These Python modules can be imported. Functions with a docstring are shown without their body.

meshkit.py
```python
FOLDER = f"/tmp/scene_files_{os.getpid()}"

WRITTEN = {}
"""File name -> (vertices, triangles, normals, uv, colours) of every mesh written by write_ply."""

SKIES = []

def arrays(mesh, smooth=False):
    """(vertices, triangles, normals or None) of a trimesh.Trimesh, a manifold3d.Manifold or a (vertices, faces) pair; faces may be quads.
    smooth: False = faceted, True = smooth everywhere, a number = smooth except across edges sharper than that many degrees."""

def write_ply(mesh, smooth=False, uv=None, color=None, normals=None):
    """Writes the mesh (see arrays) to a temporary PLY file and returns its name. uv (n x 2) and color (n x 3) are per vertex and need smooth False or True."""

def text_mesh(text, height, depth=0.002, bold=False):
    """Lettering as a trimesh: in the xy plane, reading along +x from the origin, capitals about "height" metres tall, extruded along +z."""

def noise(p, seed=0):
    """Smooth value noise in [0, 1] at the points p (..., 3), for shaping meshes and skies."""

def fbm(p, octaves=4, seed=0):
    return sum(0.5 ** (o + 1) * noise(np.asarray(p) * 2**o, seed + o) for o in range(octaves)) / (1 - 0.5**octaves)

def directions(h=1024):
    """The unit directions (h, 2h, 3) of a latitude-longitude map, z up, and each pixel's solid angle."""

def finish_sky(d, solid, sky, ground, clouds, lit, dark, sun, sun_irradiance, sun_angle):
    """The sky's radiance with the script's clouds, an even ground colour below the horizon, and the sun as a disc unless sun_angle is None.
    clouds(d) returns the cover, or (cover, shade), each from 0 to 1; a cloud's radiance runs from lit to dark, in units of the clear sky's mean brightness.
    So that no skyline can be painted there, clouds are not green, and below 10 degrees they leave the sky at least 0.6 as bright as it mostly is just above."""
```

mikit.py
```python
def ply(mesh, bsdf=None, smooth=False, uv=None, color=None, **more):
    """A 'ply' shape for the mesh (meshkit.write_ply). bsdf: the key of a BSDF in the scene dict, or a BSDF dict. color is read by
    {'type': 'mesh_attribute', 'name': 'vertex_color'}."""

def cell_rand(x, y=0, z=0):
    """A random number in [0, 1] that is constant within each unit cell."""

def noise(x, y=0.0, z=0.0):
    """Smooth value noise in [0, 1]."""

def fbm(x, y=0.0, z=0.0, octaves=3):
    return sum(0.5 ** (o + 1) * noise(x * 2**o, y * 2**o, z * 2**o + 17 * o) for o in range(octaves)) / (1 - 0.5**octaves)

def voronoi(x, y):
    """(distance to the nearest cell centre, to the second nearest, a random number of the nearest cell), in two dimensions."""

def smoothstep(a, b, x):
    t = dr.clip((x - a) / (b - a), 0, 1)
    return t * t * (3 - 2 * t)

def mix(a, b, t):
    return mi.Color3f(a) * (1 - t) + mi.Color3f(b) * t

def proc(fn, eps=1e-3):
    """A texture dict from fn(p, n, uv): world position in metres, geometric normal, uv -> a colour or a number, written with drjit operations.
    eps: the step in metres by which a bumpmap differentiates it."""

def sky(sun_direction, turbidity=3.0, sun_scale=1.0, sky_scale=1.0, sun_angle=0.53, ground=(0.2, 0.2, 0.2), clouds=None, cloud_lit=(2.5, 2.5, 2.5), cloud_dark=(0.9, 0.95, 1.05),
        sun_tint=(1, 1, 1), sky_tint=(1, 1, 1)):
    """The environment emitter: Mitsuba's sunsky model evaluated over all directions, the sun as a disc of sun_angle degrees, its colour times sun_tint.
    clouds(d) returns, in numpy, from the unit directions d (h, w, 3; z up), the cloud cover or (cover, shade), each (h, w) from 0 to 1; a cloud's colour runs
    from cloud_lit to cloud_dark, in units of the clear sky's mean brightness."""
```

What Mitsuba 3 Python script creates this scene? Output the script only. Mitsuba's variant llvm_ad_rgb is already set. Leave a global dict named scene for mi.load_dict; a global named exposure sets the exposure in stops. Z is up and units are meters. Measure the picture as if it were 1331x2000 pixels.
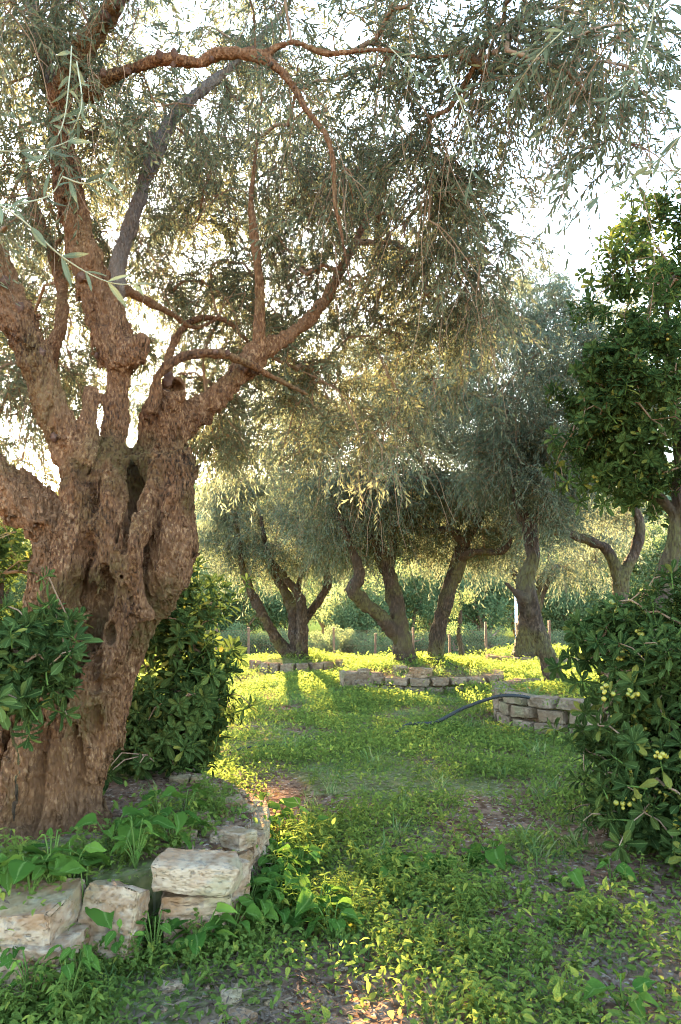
import math, random
import numpy as np, trimesh, mitsuba as mi, drjit as dr
import mikit, meshkit
from mikit import proc, noise, fbm, voronoi, smoothstep, mix
from scipy.spatial import cKDTree
T = mi.ScalarTransform4f
rng = np.random.default_rng(7)
scene, labels = {}, {}

# ------------------------------------------------------------------ camera, sky, exposure
F, W0, H0, PITCH, EYE = 1553.0, 1331.0, 2000.0, math.radians(5.7), 1.5
fw = np.array([0, math.cos(PITCH), math.sin(PITCH)])
up = np.array([0, -math.sin(PITCH), math.cos(PITCH)])
scene['camera'] = {'type': 'perspective', 'fov': math.degrees(2 * math.atan(W0 / 2 / F)), 'fov_axis': 'x', 'near_clip': 0.05, 'far_clip': 3000.0,
                   'to_world': T().look_at(origin=[0, 0, EYE], target=[0, float(fw[1]), EYE + float(fw[2])], up=[0, 0, 1])}


def ray(px, py):
    d = np.array([1.0, 0, 0]) * (px - W0 / 2) / F + up * (H0 / 2 - py) / F + fw
    return d / d[1]


def at(px, py, Y):
    """the place a distance Y ahead of the camera that a pixel of the photograph shows"""
    return np.array([0, 0, EYE]) + ray(px, py) * Y


SUN = ray(303, 690)
scene['sky'] = mikit.sky(SUN.tolist(), turbidity=2.6, sun_scale=1.3, sky_scale=1.0, sun_tint=(1.0, 0.98, 0.95), sky_tint=(1.05, 1.0, 0.99), ground=(0.12, 0.13, 0.06))
exposure = 6.15


# ------------------------------------------------------------------ helpers
def smin(a, b, k):
    h = np.clip(0.5 + 0.5 * (b - a) / k, 0, 1)
    return b + (a - b) * h - k * h * (1 - h)


def numbered(key):
    if key not in scene and key not in labels:
        return key
    i = 1
    while f'{key}_{i:03d}' in scene or f'{key}_{i:03d}' in labels:
        i += 1
    return f'{key}_{i:03d}'


def thing(name, label, cat, group=None):
    key = numbered(name)
    labels[key] = {'label': label, 'category': cat}
    if group:
        labels[key]['group'] = group
    return key


counter = {}


def partkey(parent, name):
    k = f'{parent}__{name}'
    n = counter.get(k, 0)
    counter[k] = n + 1
    return k if n == 0 else f'{k}_{n:03d}'


def part(parent, name, mesh, bsdf, smooth=False, uv=None, label=None, kind=None):
    k = partkey(parent, name)
    scene[k] = mikit.ply(mesh, bsdf, smooth=smooth, uv=uv)
    if label or kind:
        labels[k] = {}
        if label: labels[k]['label'] = label
        if kind: labels[k]['kind'] = kind
    return k


def inst(key, group, M):
    scene[key] = {'type': 'instance', 'to_world': T(np.asarray(M, float)), 'group': {'type': 'ref', 'id': group}}


def frame(M3, pos):
    M = np.eye(4)
    M[:3, :3] = M3
    M[:3, 3] = pos
    return M


def rotz(a):
    c, s = math.cos(a), math.sin(a)
    return np.array([[c, -s, 0], [s, c, 0], [0, 0, 1.0]])


def roty(a):
    c, s = math.cos(a), math.sin(a)
    return np.array([[c, 0, s], [0, 1, 0], [-s, 0, c]])


def rotx(a):
    c, s = math.cos(a), math.sin(a)
    return np.array([[1, 0, 0], [0, c, -s], [0, s, c]])


def catmull(P, n):
    P = np.asarray(P, float)
    if len(P) < 3:
        t = np.linspace(0, 1, n + 1)[:, None]
        return P[:1] * (1 - t) + P[-1:] * t
    Q = np.vstack([2 * P[0] - P[1], P, 2 * P[-1] - P[-2]])
    out = []
    for i in range(1, len(Q) - 2):
        t = np.linspace(0, 1, n, endpoint=False)[:, None]
        a, b, c, d = Q[i - 1], Q[i], Q[i + 1], Q[i + 2]
        out.append(0.5 * (2 * b + (c - a) * t + (2 * a - 5 * b + 4 * c - d) * t ** 2 + (3 * b - a - 3 * c + d) * t ** 3))
    return np.vstack(out + [P[-1:]])


def tube(P, R, sides=5):
    """one bent tapering tube -> (vertices, faces)"""
    P, R = np.asarray(P, float), np.asarray(R, float)
    tg = np.gradient(P, axis=0)
    tg /= np.linalg.norm(tg, axis=1, keepdims=True) + 1e-12
    ref = np.array([0.31, 0.52, 0.79]) if abs(tg[0] @ np.array([0.31, 0.52, 0.79])) < 0.9 else np.array([1.0, 0, 0])
    u = np.cross(tg, ref)
    u /= np.linalg.norm(u, axis=1, keepdims=True) + 1e-12
    v = np.cross(tg, u)
    a = np.arange(sides) * 2 * math.pi / sides
    V = (P[:, None] + R[:, None, None] * (np.cos(a)[None, :, None] * u[:, None] + np.sin(a)[None, :, None] * v[:, None])).reshape(-1, 3)
    n = len(P)
    i, j = np.meshgrid(np.arange(n - 1), np.arange(sides), indexing='ij')
    A, B = (i * sides + j).ravel(), (i * sides + (j + 1) % sides).ravel()
    Fq = np.vstack([np.stack([A, B, B + sides], 1), np.stack([A, B + sides, A + sides], 1)])
    k = len(V)
    V = np.vstack([V, P[:1], P[-1:]])
    j = np.arange(sides)
    Fq = np.vstack([Fq, np.stack([(j + 1) % sides, j, j * 0 + k], 1), np.stack([(n - 1) * sides + j, (n - 1) * sides + (j + 1) % sides, j * 0 + k + 1], 1)])
    return V, Fq


class MB:
    def __init__(self):
        self.v, self.f, self.u, self.n = [], [], [], 0

    def add(self, v, f, uv=None):
        self.v.append(v); self.f.append(np.asarray(f) + self.n); self.n += len(v)
        self.u.append(np.zeros((len(v), 2)) + 0.5 if uv is None else uv)
        return self

    def leaves(self, tpl, M3, pos, r=None):
        """copies of one leaf blade: tpl = (verts, faces, across), M3 (n,3,3) scaled frames, pos (n,3)"""
        v, f, acr = tpl
        N = len(pos)
        if N == 0: return self
        V = (np.einsum('nij,kj->nki', M3, v) + pos[:, None]).reshape(-1, 3)
        Fa = (f[None] + (np.arange(N) * len(v))[:, None, None]).reshape(-1, 3)
        r = rng.random(N) if r is None else r
        UV = np.stack([np.repeat(r, len(v)), np.tile(acr, N)], 1)
        return self.add(V, Fa, UV)

    def mesh(self):
        return trimesh.Trimesh(np.vstack(self.v), np.vstack(self.f), process=False), np.vstack(self.u)


def leaf_blade(xs, ws, fold=0.25, curl=0.1, mid=True):
    """leaf along +x, normal +z; half widths ws at xs; -> verts, faces, across (0 at the midrib, 1 at the edge)"""
    V, A, rows = [], [], []
    for x, w in zip(xs, ws):
        z = -curl * x * x
        if w < 1e-6:
            rows.append([len(V)]); V.append([x, 0, z]); A.append(0.0)
        elif mid:
            rows.append([len(V), len(V) + 1, len(V) + 2])
            V += [[x, w, z + fold * w], [x, 0, z], [x, -w, z + fold * w]]; A += [1.0, 0.0, 1.0]
        else:
            rows.append([len(V), len(V) + 1]); V += [[x, w, z], [x, -w, z]]; A += [1.0, 1.0]
    Fc = []
    for a, b in zip(rows, rows[1:]):
        if len(a) == 1 and len(b) > 1:
            Fc += [[a[0], b[i + 1], b[i]] for i in range(len(b) - 1)]
        elif len(b) == 1 and len(a) > 1:
            Fc += [[a[i], a[i + 1], b[0]] for i in range(len(a) - 1)]
        else:
            for i in range(len(a) - 1):
                Fc += [[a[i], a[i + 1], b[i + 1]], [a[i], b[i + 1], b[i]]]
    return np.array(V, float), np.array(Fc), np.array(A)


def frames(d, nrm, scale):
    """(n,3,3) frames with x along d, z near nrm, scaled"""
    d = d / (np.linalg.norm(d, axis=1, keepdims=True) + 1e-9)
    y = np.cross(nrm, d)
    y /= np.linalg.norm(y, axis=1, keepdims=True) + 1e-9
    z = np.cross(d, y)
    return np.stack([d, y, z], 2) * np.asarray(scale).reshape(-1, 1, 1)


# ------------------------------------------------------------------ solid wood from joined limbs (distance field -> surface nets)
def surface_nets(D, org, h):
    s = D < 0
    nx, ny, nz = D.shape
    c = sum(s[i:nx - 1 + i, j:ny - 1 + j, k:nz - 1 + k].astype(np.int8) for i in (0, 1) for j in (0, 1) for k in (0, 1))
    cells = np.argwhere((c > 0) & (c < 8))
    idx = -np.ones((nx - 1, ny - 1, nz - 1), np.int64)
    idx[tuple(cells.T)] = np.arange(len(cells))
    acc, cnt = np.zeros((len(cells), 3)), np.zeros(len(cells))
    corner = np.array([[i, j, k] for i in (0, 1) for j in (0, 1) for k in (0, 1)])
    for a in range(8):
        for ax in range(3):
            if corner[a][ax]: continue
            b = corner[a].copy(); b[ax] = 1
            da = D[tuple((cells + corner[a]).T)]; db = D[tuple((cells + b).T)]
            m = (da < 0) != (db < 0)
            t = np.where(m, da / np.where(m, da - db, 1), 0)
            p = corner[a] + t[:, None] * (b - corner[a])
            acc += np.where(m[:, None], p, 0); cnt += m
    V = org + (cells + acc / cnt[:, None]) * h
    Fs = []
    for ax in range(3):
        o1, o2 = [(1, 2), (2, 0), (0, 1)][ax]
        sl0 = [slice(None)] * 3; sl1 = [slice(None)] * 3
        sl0[ax] = slice(0, -1); sl1[ax] = slice(1, None)
        for o in (o1, o2):
            sl0[o] = slice(1, -1); sl1[o] = slice(1, -1)
        a, b = s[tuple(sl0)], s[tuple(sl1)]
        for flip, m in ((False, a & ~b), (True, ~a & b)):
            e = np.argwhere(m)
            if len(e) == 0: continue
            e[:, o1] += 1; e[:, o2] += 1
            q = []
            for du, dv in ((-1, -1), (0, -1), (0, 0), (-1, 0)):
                k = e.copy(); k[:, o1] += du; k[:, o2] += dv
                q.append(idx[tuple(k.T)])
            q = np.stack(q, 1)
            if flip: q = q[:, ::-1]
            Fs += [q[:, [0, 1, 2]], q[:, [0, 2, 3]]]
    return V, np.vstack(Fs)


def wood(chains, h, k=0.05, amp=1.0, cavities=(), seed=0, sub=4, rough=1.0, fine=False):
    """chains: list of (part id, [(x,y,z,r)...]). -> list of (id, trimesh) that join without a seam"""
    segs = []
    for pid, C in chains:
        C = catmull(np.asarray(C, float), sub)
        segs.append((pid, C))
    allp = np.vstack([C for _, C in segs])
    lo = (allp[:, :3] - allp[:, 3:]).min(0) - 0.12
    hi = (allp[:, :3] + allp[:, 3:]).max(0) + 0.12
    n = np.ceil((hi - lo) / h).astype(int) + 1
    D = np.full(n, 1.0, np.float32); best = np.full(n, 1e3, np.float32); own = np.zeros(n, np.int16); rad = np.full(n, 0.05, np.float32)
    for pid, C in segs:
        m = C[:, 3].max() + 0.1
        j0 = np.maximum(((C[:, :3].min(0) - m - lo) / h).astype(int), 0)
        j1 = np.minimum(((C[:, :3].max(0) + m - lo) / h).astype(int) + 2, n)
        box = tuple(slice(p, q) for p, q in zip(j0, j1))
        E = np.full(j1 - j0, 1.0, np.float32); Er = np.full(j1 - j0, 0.05, np.float32)
        for a, b in zip(C[:-1], C[1:]):
            mm = max(a[3], b[3]) + 0.1
            i0 = np.maximum(((np.minimum(a[:3], b[:3]) - mm - lo) / h).astype(int), j0)
            i1 = np.minimum(((np.maximum(a[:3], b[:3]) + mm - lo) / h).astype(int) + 2, j1)
            sl = tuple(slice(p - o, q - o) for p, q, o in zip(i0, i1, j0))
            X = np.stack(np.meshgrid(*[np.arange(p, q) * h + o for p, q, o in zip(i0, i1, lo)], indexing='ij'), -1).astype(np.float32)
            ab = (b - a)[:3]
            t = np.clip(((X - a[:3]) @ ab) / (ab @ ab + 1e-12), 0, 1)
            r = a[3] + t * (b[3] - a[3])
            d = (np.linalg.norm(X - a[:3] - t[..., None] * ab, axis=-1) - r).astype(np.float32)
            w = d < E[sl]
            E[sl] = np.where(w, d, E[sl]); Er[sl] = np.where(w, r, Er[sl])
        D[box] = smin(D[box], E, np.minimum(k, 0.9 * Er))
        w = E < best[box]
        best[box] = np.where(w, E, best[box]); own[box] = np.where(w, pid, own[box]); rad[box] = np.where(w, Er, rad[box])
    near = np.argwhere(np.abs(D) < 0.09)
    P = near * h + lo
    ix = tuple(near.T)
    R = rad[ix]
    a1 = meshkit.fbm(P * [8, 8, 2.2] + seed, 2, seed) - 0.5
    a2 = meshkit.fbm(P * [22, 22, 8.0] + seed, 2, seed + 5) - 0.5
    a3 = np.abs(meshkit.fbm(P * [30, 30, 5.0], 2, seed + 9) - 0.5) * 4
    q = P + np.stack([0.12 * np.sin(P[:, 2] * 2.2), 0.1 * np.cos(P[:, 2] * 1.7), 0 * R], 1)
    a4 = np.abs(meshkit.fbm(q * [9, 9, 1.6] + seed, 2, seed + 3) - 0.5) * 2
    dd = amp * (np.minimum(0.10, 0.45 * R) * a1 * 1.1 + np.minimum(0.035, 0.28 * R) * a2 * 1.6 + -rough * np.minimum(0.016, 0.14 * R) * (np.minimum(a3, 1) - 0.4) - np.minimum(0.055, 0.3 * R) * np.clip(0.28 - a4, 0, 1) * -2.2 * rough)
    dn = D[ix] + dd
    for c, ra in cavities:
        eye = np.array([0, 0, EYE]); L = np.linalg.norm(c - eye)
        line = eye + (c - eye) / L * np.arange(L - 0.5, L + 0.8, 0.006)[:, None]
        li = np.clip(np.round((line - lo) / h).astype(int), 0, n - 1)
        hit = np.argmax(D[tuple(li.T)] < 0)
        c = line[hit]
        q = np.linalg.norm((P - c) / ra, axis=1) - 1
        q = q * np.min(ra)
        dn = -smin(-dn, q, 0.03)
    D[ix] = dn
    V, Fc = surface_nets(D, lo, h)
    ci = np.clip(np.round((V[Fc].mean(1) - lo) / h).astype(int), 0, n - 1)
    o = own[tuple(ci.T)]
    if fine:
        V, Fc = trimesh.remesh.subdivide(V, Fc)[:2]
        o = own[tuple(np.clip(np.round((V[Fc].mean(1) - lo) / h).astype(int), 0, n - 1).T)]
        vi = np.clip(np.round((V - lo) / h).astype(int), 0, n - 1)
        R = rad[tuple(vi.T)]
        N = trimesh.Trimesh(V, Fc, process=False).vertex_normals
        q = V + np.stack([0.05 * np.sin(V[:, 2] * 6 + 3 * V[:, 0]), 0.05 * np.cos(V[:, 2] * 5), 0 * R], 1)
        c1 = np.abs(meshkit.fbm(q * [26, 26, 4.5], 2, seed + 21) - 0.5) * 4
        c2 = np.abs(meshkit.fbm(q * [60, 60, 15.0], 2, seed + 22) - 0.5) * 4
        c3 = meshkit.fbm(q * [110, 110, 60.0], 2, seed + 23) - 0.5
        V = V + N * (np.minimum(0.016, 0.16 * R) * (np.minimum(c1, 1) - 1) + np.minimum(0.007, 0.1 * R) * (np.minimum(c2, 1) - 0.6) + np.minimum(0.008, 0.1 * R) * c3)[:, None]
    out = []
    for pid in np.unique(o):
        f = Fc[o == pid]
        u, inv = np.unique(f.ravel(), return_inverse=True)
        out.append((int(pid), trimesh.Trimesh(V[u], inv.reshape(-1, 3), process=False)))
    return out


def px_chain(pts):
    """[(px, py, distance, radius in photo pixels)] -> [(x, y, z, r)]"""
    return [np.r_[at(a, b, d), r * d / F] for a, b, d, r in pts]


def grow(nodes, targets, wig=0.05, step=0.25):
    """thin branches that reach each target from the nearest wood. -> list of (points, radii)"""
    P = [np.asarray(p, float) for p in nodes]
    par = [-1] * len(P)
    n0 = len(P)
    d0 = cKDTree(np.array(P)).query(targets)[0]
    paths, tree, built = [], cKDTree(np.array(P)), len(P)
    for q in targets[np.argsort(d0)]:
        if len(P) > built * 1.06 + 8:
            tree, built = cKDTree(np.array(P)), len(P)
        ks = tree.query(q, k=min(4, built))[1]
        j = int(ks[0])
        a = P[j]
        L = np.linalg.norm(q - a)
        m = max(2, int(L / step) + 1)
        t = np.linspace(0, 1, m + 1)[1:, None]
        bow = np.array([0, 0, 0.16 * L]) * np.sin(math.pi * t)
        pts = a + (q - a) * t + bow + rng.normal(0, wig * min(L, 0.6), (m, 3)) * np.sin(math.pi * t * 0.9 + 0.1)
        ids = [j]
        for p in pts:
            P.append(p); par.append(ids[-1]); ids.append(len(P) - 1)
        paths.append(ids)
    w = np.zeros(len(P))
    for ids in paths: w[ids[-1]] += 1
    for i in range(len(P) - 1, n0 - 1, -1):
        if par[i] >= 0: w[par[i]] += w[i]
    out = []
    for ids in paths:
        pp = np.array([P[i] for i in ids]); ww = np.array([w[i] for i in ids[1:]])
        r = 0.0042 * np.maximum(ww, 1) ** 0.47
        out.append((pp, np.r_[r[0], r]))
    return out


def twig_mesh(paths, rmin=0.0, sides=4, scale=1.0):
    mb = MB()
    for pp, r in paths:
        if r.max() < rmin: continue
        mb.add(*tube(pp, r * scale, sides))
    return mb.mesh()[0]


def rand_dir(n, flat=1.0):
    d = rng.normal(size=(n, 3)) * [1, 1, flat]
    return d / np.linalg.norm(d, axis=1, keepdims=True)


def blob_points(cx, cy, d, rx, ry, rd, n, shell=0.0, sd=0):
    """points in an ellipsoid given by its place, half width, half height (photo pixels at its distance) and half depth (m)"""
    c = at(cx, cy, d)
    q = rand_dir(n) * (shell + (1 - shell) * rng.random((n, 1)) ** (1 / 2.2))
    P = c + q * [rx * d / F, rd, ry * d / F]
    keep = meshkit.noise(P * 2.2, 3 + sd) + 0.35 * meshkit.noise(P * 5.1, 4 + sd) > 0.5
    return P[keep]


# ------------------------------------------------------------------ materials
def col(*c):
    return mi.Color3f(*c)


def leafmat(name, dark, light, warm, rough=0.5, trans=0.6, rib=0.0, ribcol=(0.3, 0.35, 0.15), scale=1.3, spec=0.3):
    def fn(p, n, uv):
        a = fbm(p.x * scale, p.y * scale, p.z * scale, 2)
        c = mix(dark, light, dr.clip(0.75 * uv.x + 0.75 * (a - 0.4), 0, 1))
        c = mix(c, warm, smoothstep(0.86, 1.0, uv.x) * 0.75)
        if rib:
            c = mix(c, ribcol, rib * (1 - smoothstep(0.0, 0.16, uv.y)))
        return c
    scene[name] = {'type': 'principledthin', 'base_color': proc(fn), 'roughness': rough, 'eta': 1.0 + spec, 'diff_trans': trans, 'spec_trans': 0.0}


leafmat('olive_leaf', (0.058, 0.066, 0.034), (0.205, 0.22, 0.135), (0.25, 0.215, 0.09), rough=0.45, trans=0.75, rib=0.35, ribcol=(0.28, 0.30, 0.16))
leafmat('olive_leaf_far', (0.068, 0.088, 0.052), (0.25, 0.285, 0.20), (0.27, 0.26, 0.10), rough=0.5, trans=0.8, scale=0.7)
leafmat('glossy_leaf', (0.020, 0.038, 0.011), (0.08, 0.11, 0.028), (0.24, 0.21, 0.04), rough=0.28, trans=0.5, rib=0.5, ribcol=(0.18, 0.24, 0.08), scale=2.5, spec=0.45)
leafmat('weed_leaf', (0.12, 0.172, 0.036), (0.23, 0.285, 0.055), (0.36, 0.35, 0.06), rough=0.5, trans=1.15, rib=0.3, ribcol=(0.2, 0.3, 0.1), scale=1.6)
leafmat('broad_leaf', (0.042, 0.095, 0.016), (0.095, 0.16, 0.026), (0.22, 0.32, 0.05), rough=0.36, trans=0.7, rib=0.6, ribcol=(0.17, 0.24, 0.07), scale=3, spec=0.35)
leafmat('grass_blade', (0.10, 0.175, 0.055), (0.185, 0.28, 0.09), (0.34, 0.33, 0.15), rough=0.5, trans=1.1, scale=1.1)
leafmat('bush_leaf', (0.085, 0.13, 0.055), (0.22, 0.26, 0.12), (0.36, 0.31, 0.12), rough=0.5, trans=1.0, scale=0.35)
leafmat('hill_leaf', (0.06, 0.105, 0.055), (0.15, 0.20, 0.09), (0.24, 0.24, 0.09), rough=0.6, trans=0.7, scale=0.06)
leafmat('litter_leaf', (0.09, 0.058, 0.04), (0.19, 0.135, 0.095), (0.26, 0.17, 0.09), rough=0.7, trans=0.3, scale=4)


def bark(name, base, pale, dark, moss, mossy, sc=1.0, bump=0.012):
    def fn(p, n, uv):
        tw = p.z * 0.5
        a = fbm(p.x * 4 * sc + tw, p.y * 4 * sc, p.z * 2.2 * sc, 3)
        v = fbm(p.x * 110 * sc, p.y * 110 * sc, p.z * 32 * sc, 3)
        b = fbm(p.x * 42 * sc, p.y * 42 * sc, p.z * 34 * sc + 7, 3)
        g = fbm(p.x * 3.1, p.y * 3.1, p.z * 2.3 + 9, 3)
        c = mix(dark, base, smoothstep(0.22, 0.60, 0.35 * a + 0.65 * v))
        c = mix(c, mi.Color3f(base) * 0.6 + mi.Color3f(pale) * 0.22, smoothstep(0.46, 0.62, fbm(p.x * 2.3 + 31, p.y * 2.3, p.z * 1.2, 3)) * 0.7)
        c = mix(c, pale, smoothstep(0.50, 0.68, 0.6 * v + 0.4 * b) * (0.25 + 0.5 * smoothstep(0.42, 0.62, a)))
        return mix(c, moss, mossy * smoothstep(0.48, 0.66, g) * (0.3 + 0.7 * smoothstep(0.35, 0.6, v)))

    def hf(p, n, uv):
        a = fbm(p.x * 28 * sc, p.y * 28 * sc, p.z * 7 * sc, 3)
        b = fbm(p.x * 75 * sc, p.y * 75 * sc, p.z * 26 * sc, 3)
        g = fbm(p.x * 150 * sc, p.y * 150 * sc, p.z * 90 * sc, 2)
        return 0.5 * dr.minimum(dr.abs(a - 0.5) * 4, 1) + 0.35 * dr.minimum(dr.abs(b - 0.5) * 4, 1) + 0.15 * g
    scene[name] = {'type': 'bumpmap', 'arbitrary': proc(hf, eps=2e-3), 'scale': bump,
                   'bsdf': {'type': 'twosided', 'bsdf': {'type': 'principled', 'base_color': proc(fn), 'roughness': 0.85, 'specular': 0.25}}}


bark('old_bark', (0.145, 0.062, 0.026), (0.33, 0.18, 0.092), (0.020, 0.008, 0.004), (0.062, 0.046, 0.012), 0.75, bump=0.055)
bark('limb_bark', (0.145, 0.064, 0.028), (0.31, 0.17, 0.09), (0.028, 0.012, 0.006), (0.10, 0.075, 0.026), 0.4, sc=1.3, bump=0.028)
bark('grey_bark', (0.145, 0.10, 0.077), (0.25, 0.195, 0.155), (0.08, 0.06, 0.05), (0.16, 0.14, 0.08), 0.2)
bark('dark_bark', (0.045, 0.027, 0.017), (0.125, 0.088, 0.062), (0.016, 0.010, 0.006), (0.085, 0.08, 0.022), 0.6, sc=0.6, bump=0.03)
scene['twig_bark'] = {'type': 'twosided', 'bsdf': {'type': 'diffuse', 'reflectance': proc(lambda p, n, uv: mix((0.17, 0.10, 0.06), (0.34, 0.22, 0.145), fbm(p.x * 5, p.y * 5, p.z * 5, 2)))}}
scene['pale_twig'] = {'type': 'twosided', 'bsdf': {'type': 'diffuse', 'reflectance': {'type': 'rgb', 'value': [0.34, 0.30, 0.19]}}}
scene['green_stem'] = {'type': 'twosided', 'bsdf': {'type': 'diffuse', 'reflectance': {'type': 'rgb', 'value': [0.085, 0.13, 0.03]}}}
scene['burl_bark'] = {'type': 'twosided', 'bsdf': {'type': 'diffuse', 'reflectance': proc(lambda p, n, uv: mix((0.05, 0.026, 0.02), (0.15, 0.085, 0.06), fbm(p.x * 50, p.y * 50, p.z * 50, 2)))}}


def stonemat(name, base, pale, stain, moss):
    def fn(p, n, uv):
        a = fbm(p.x * 6, p.y * 6, p.z * 6, 3)
        b = fbm(p.x * 38, p.y * 38, p.z * 38, 3)
        c = mix(base, pale, smoothstep(0.35, 0.68, 0.5 * a + 0.5 * b))
        c = mix(c, stain, 0.55 * smoothstep(0.48, 0.68, fbm(p.x * 7 + 5, p.y * 7, p.z * 10, 4)))
        c = mix(c, (0.16, 0.14, 0.11), 0.45 * smoothstep(0.60, 0.70, fbm(p.x * 55, p.y * 55, p.z * 55 + 4, 3)))
        return mix(c, moss, 0.4 * smoothstep(0.56, 0.7, fbm(p.x * 4 + 2, p.y * 4, p.z * 4, 3)))

    def hf(p, n, uv):
        pit = smoothstep(0.62, 0.72, fbm(p.x * 60, p.y * 60, p.z * 60 + 3, 2))
        return 0.5 * fbm(p.x * 30, p.y * 30, p.z * 55, 4) + 0.4 * fbm(p.x * 130, p.y * 130, p.z * 130, 2) - 0.5 * pit
    scene[name] = {'type': 'bumpmap', 'arbitrary': proc(hf, eps=2e-3), 'scale': 0.022, 'bsdf': {'type': 'twosided', 'bsdf': {'type': 'diffuse', 'reflectance': proc(fn)}}}


stonemat('lime_stone', (0.22, 0.13, 0.073), (0.38, 0.27, 0.18), (0.25, 0.12, 0.055), (0.22, 0.20, 0.10))
stonemat('grey_stone', (0.17, 0.115, 0.075), (0.30, 0.22, 0.155), (0.24, 0.15, 0.095), (0.16, 0.17, 0.08))


def soil_fn(p, n, uv):
    a = fbm(p.x * 1.1, p.y * 1.1, 0, 3)
    b = fbm(p.x * 25, p.y * 25, p.z * 25, 3)
    f1, f2, w = voronoi(p.x * 30, p.y * 30)
    c = mix((0.085, 0.046, 0.027), (0.22, 0.135, 0.088), smoothstep(0.3, 0.7, b))
    c = mix(c, (0.36, 0.29, 0.22), smoothstep(0.72, 0.8, w) * (1 - smoothstep(0.2, 0.4, f1)) * 0.8)
    far = smoothstep(9.0, 20.0, p.y)
    g = mix((0.055, 0.10, 0.025), (0.13, 0.19, 0.045), b)
    return mix(c, g, dr.maximum(far * 0.9, 0.5 * smoothstep(0.5, 0.62, a)))


scene['soil'] = {'type': 'bumpmap', 'arbitrary': proc(lambda p, n, uv: fbm(p.x * 40, p.y * 40, 0, 3), eps=3e-3), 'scale': 0.02,
                 'bsdf': {'type': 'twosided', 'bsdf': {'type': 'diffuse', 'reflectance': proc(soil_fn)}}}
scene['hillside'] = {'type': 'twosided', 'bsdf': {'type': 'diffuse', 'reflectance': proc(lambda p, n, uv: mix((0.06, 0.09, 0.04), (0.17, 0.17, 0.09), fbm(p.x * 0.1, p.y * 0.1, p.z * 0.1, 3)))}}
scene['rusty_iron'] = {'type': 'twosided', 'bsdf': {'type': 'principled', 'base_color': proc(lambda p, n, uv: mix((0.09, 0.045, 0.03), (0.20, 0.10, 0.06), fbm(p.x * 30, p.y * 30, p.z * 12, 2))), 'roughness': 0.8}}
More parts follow.
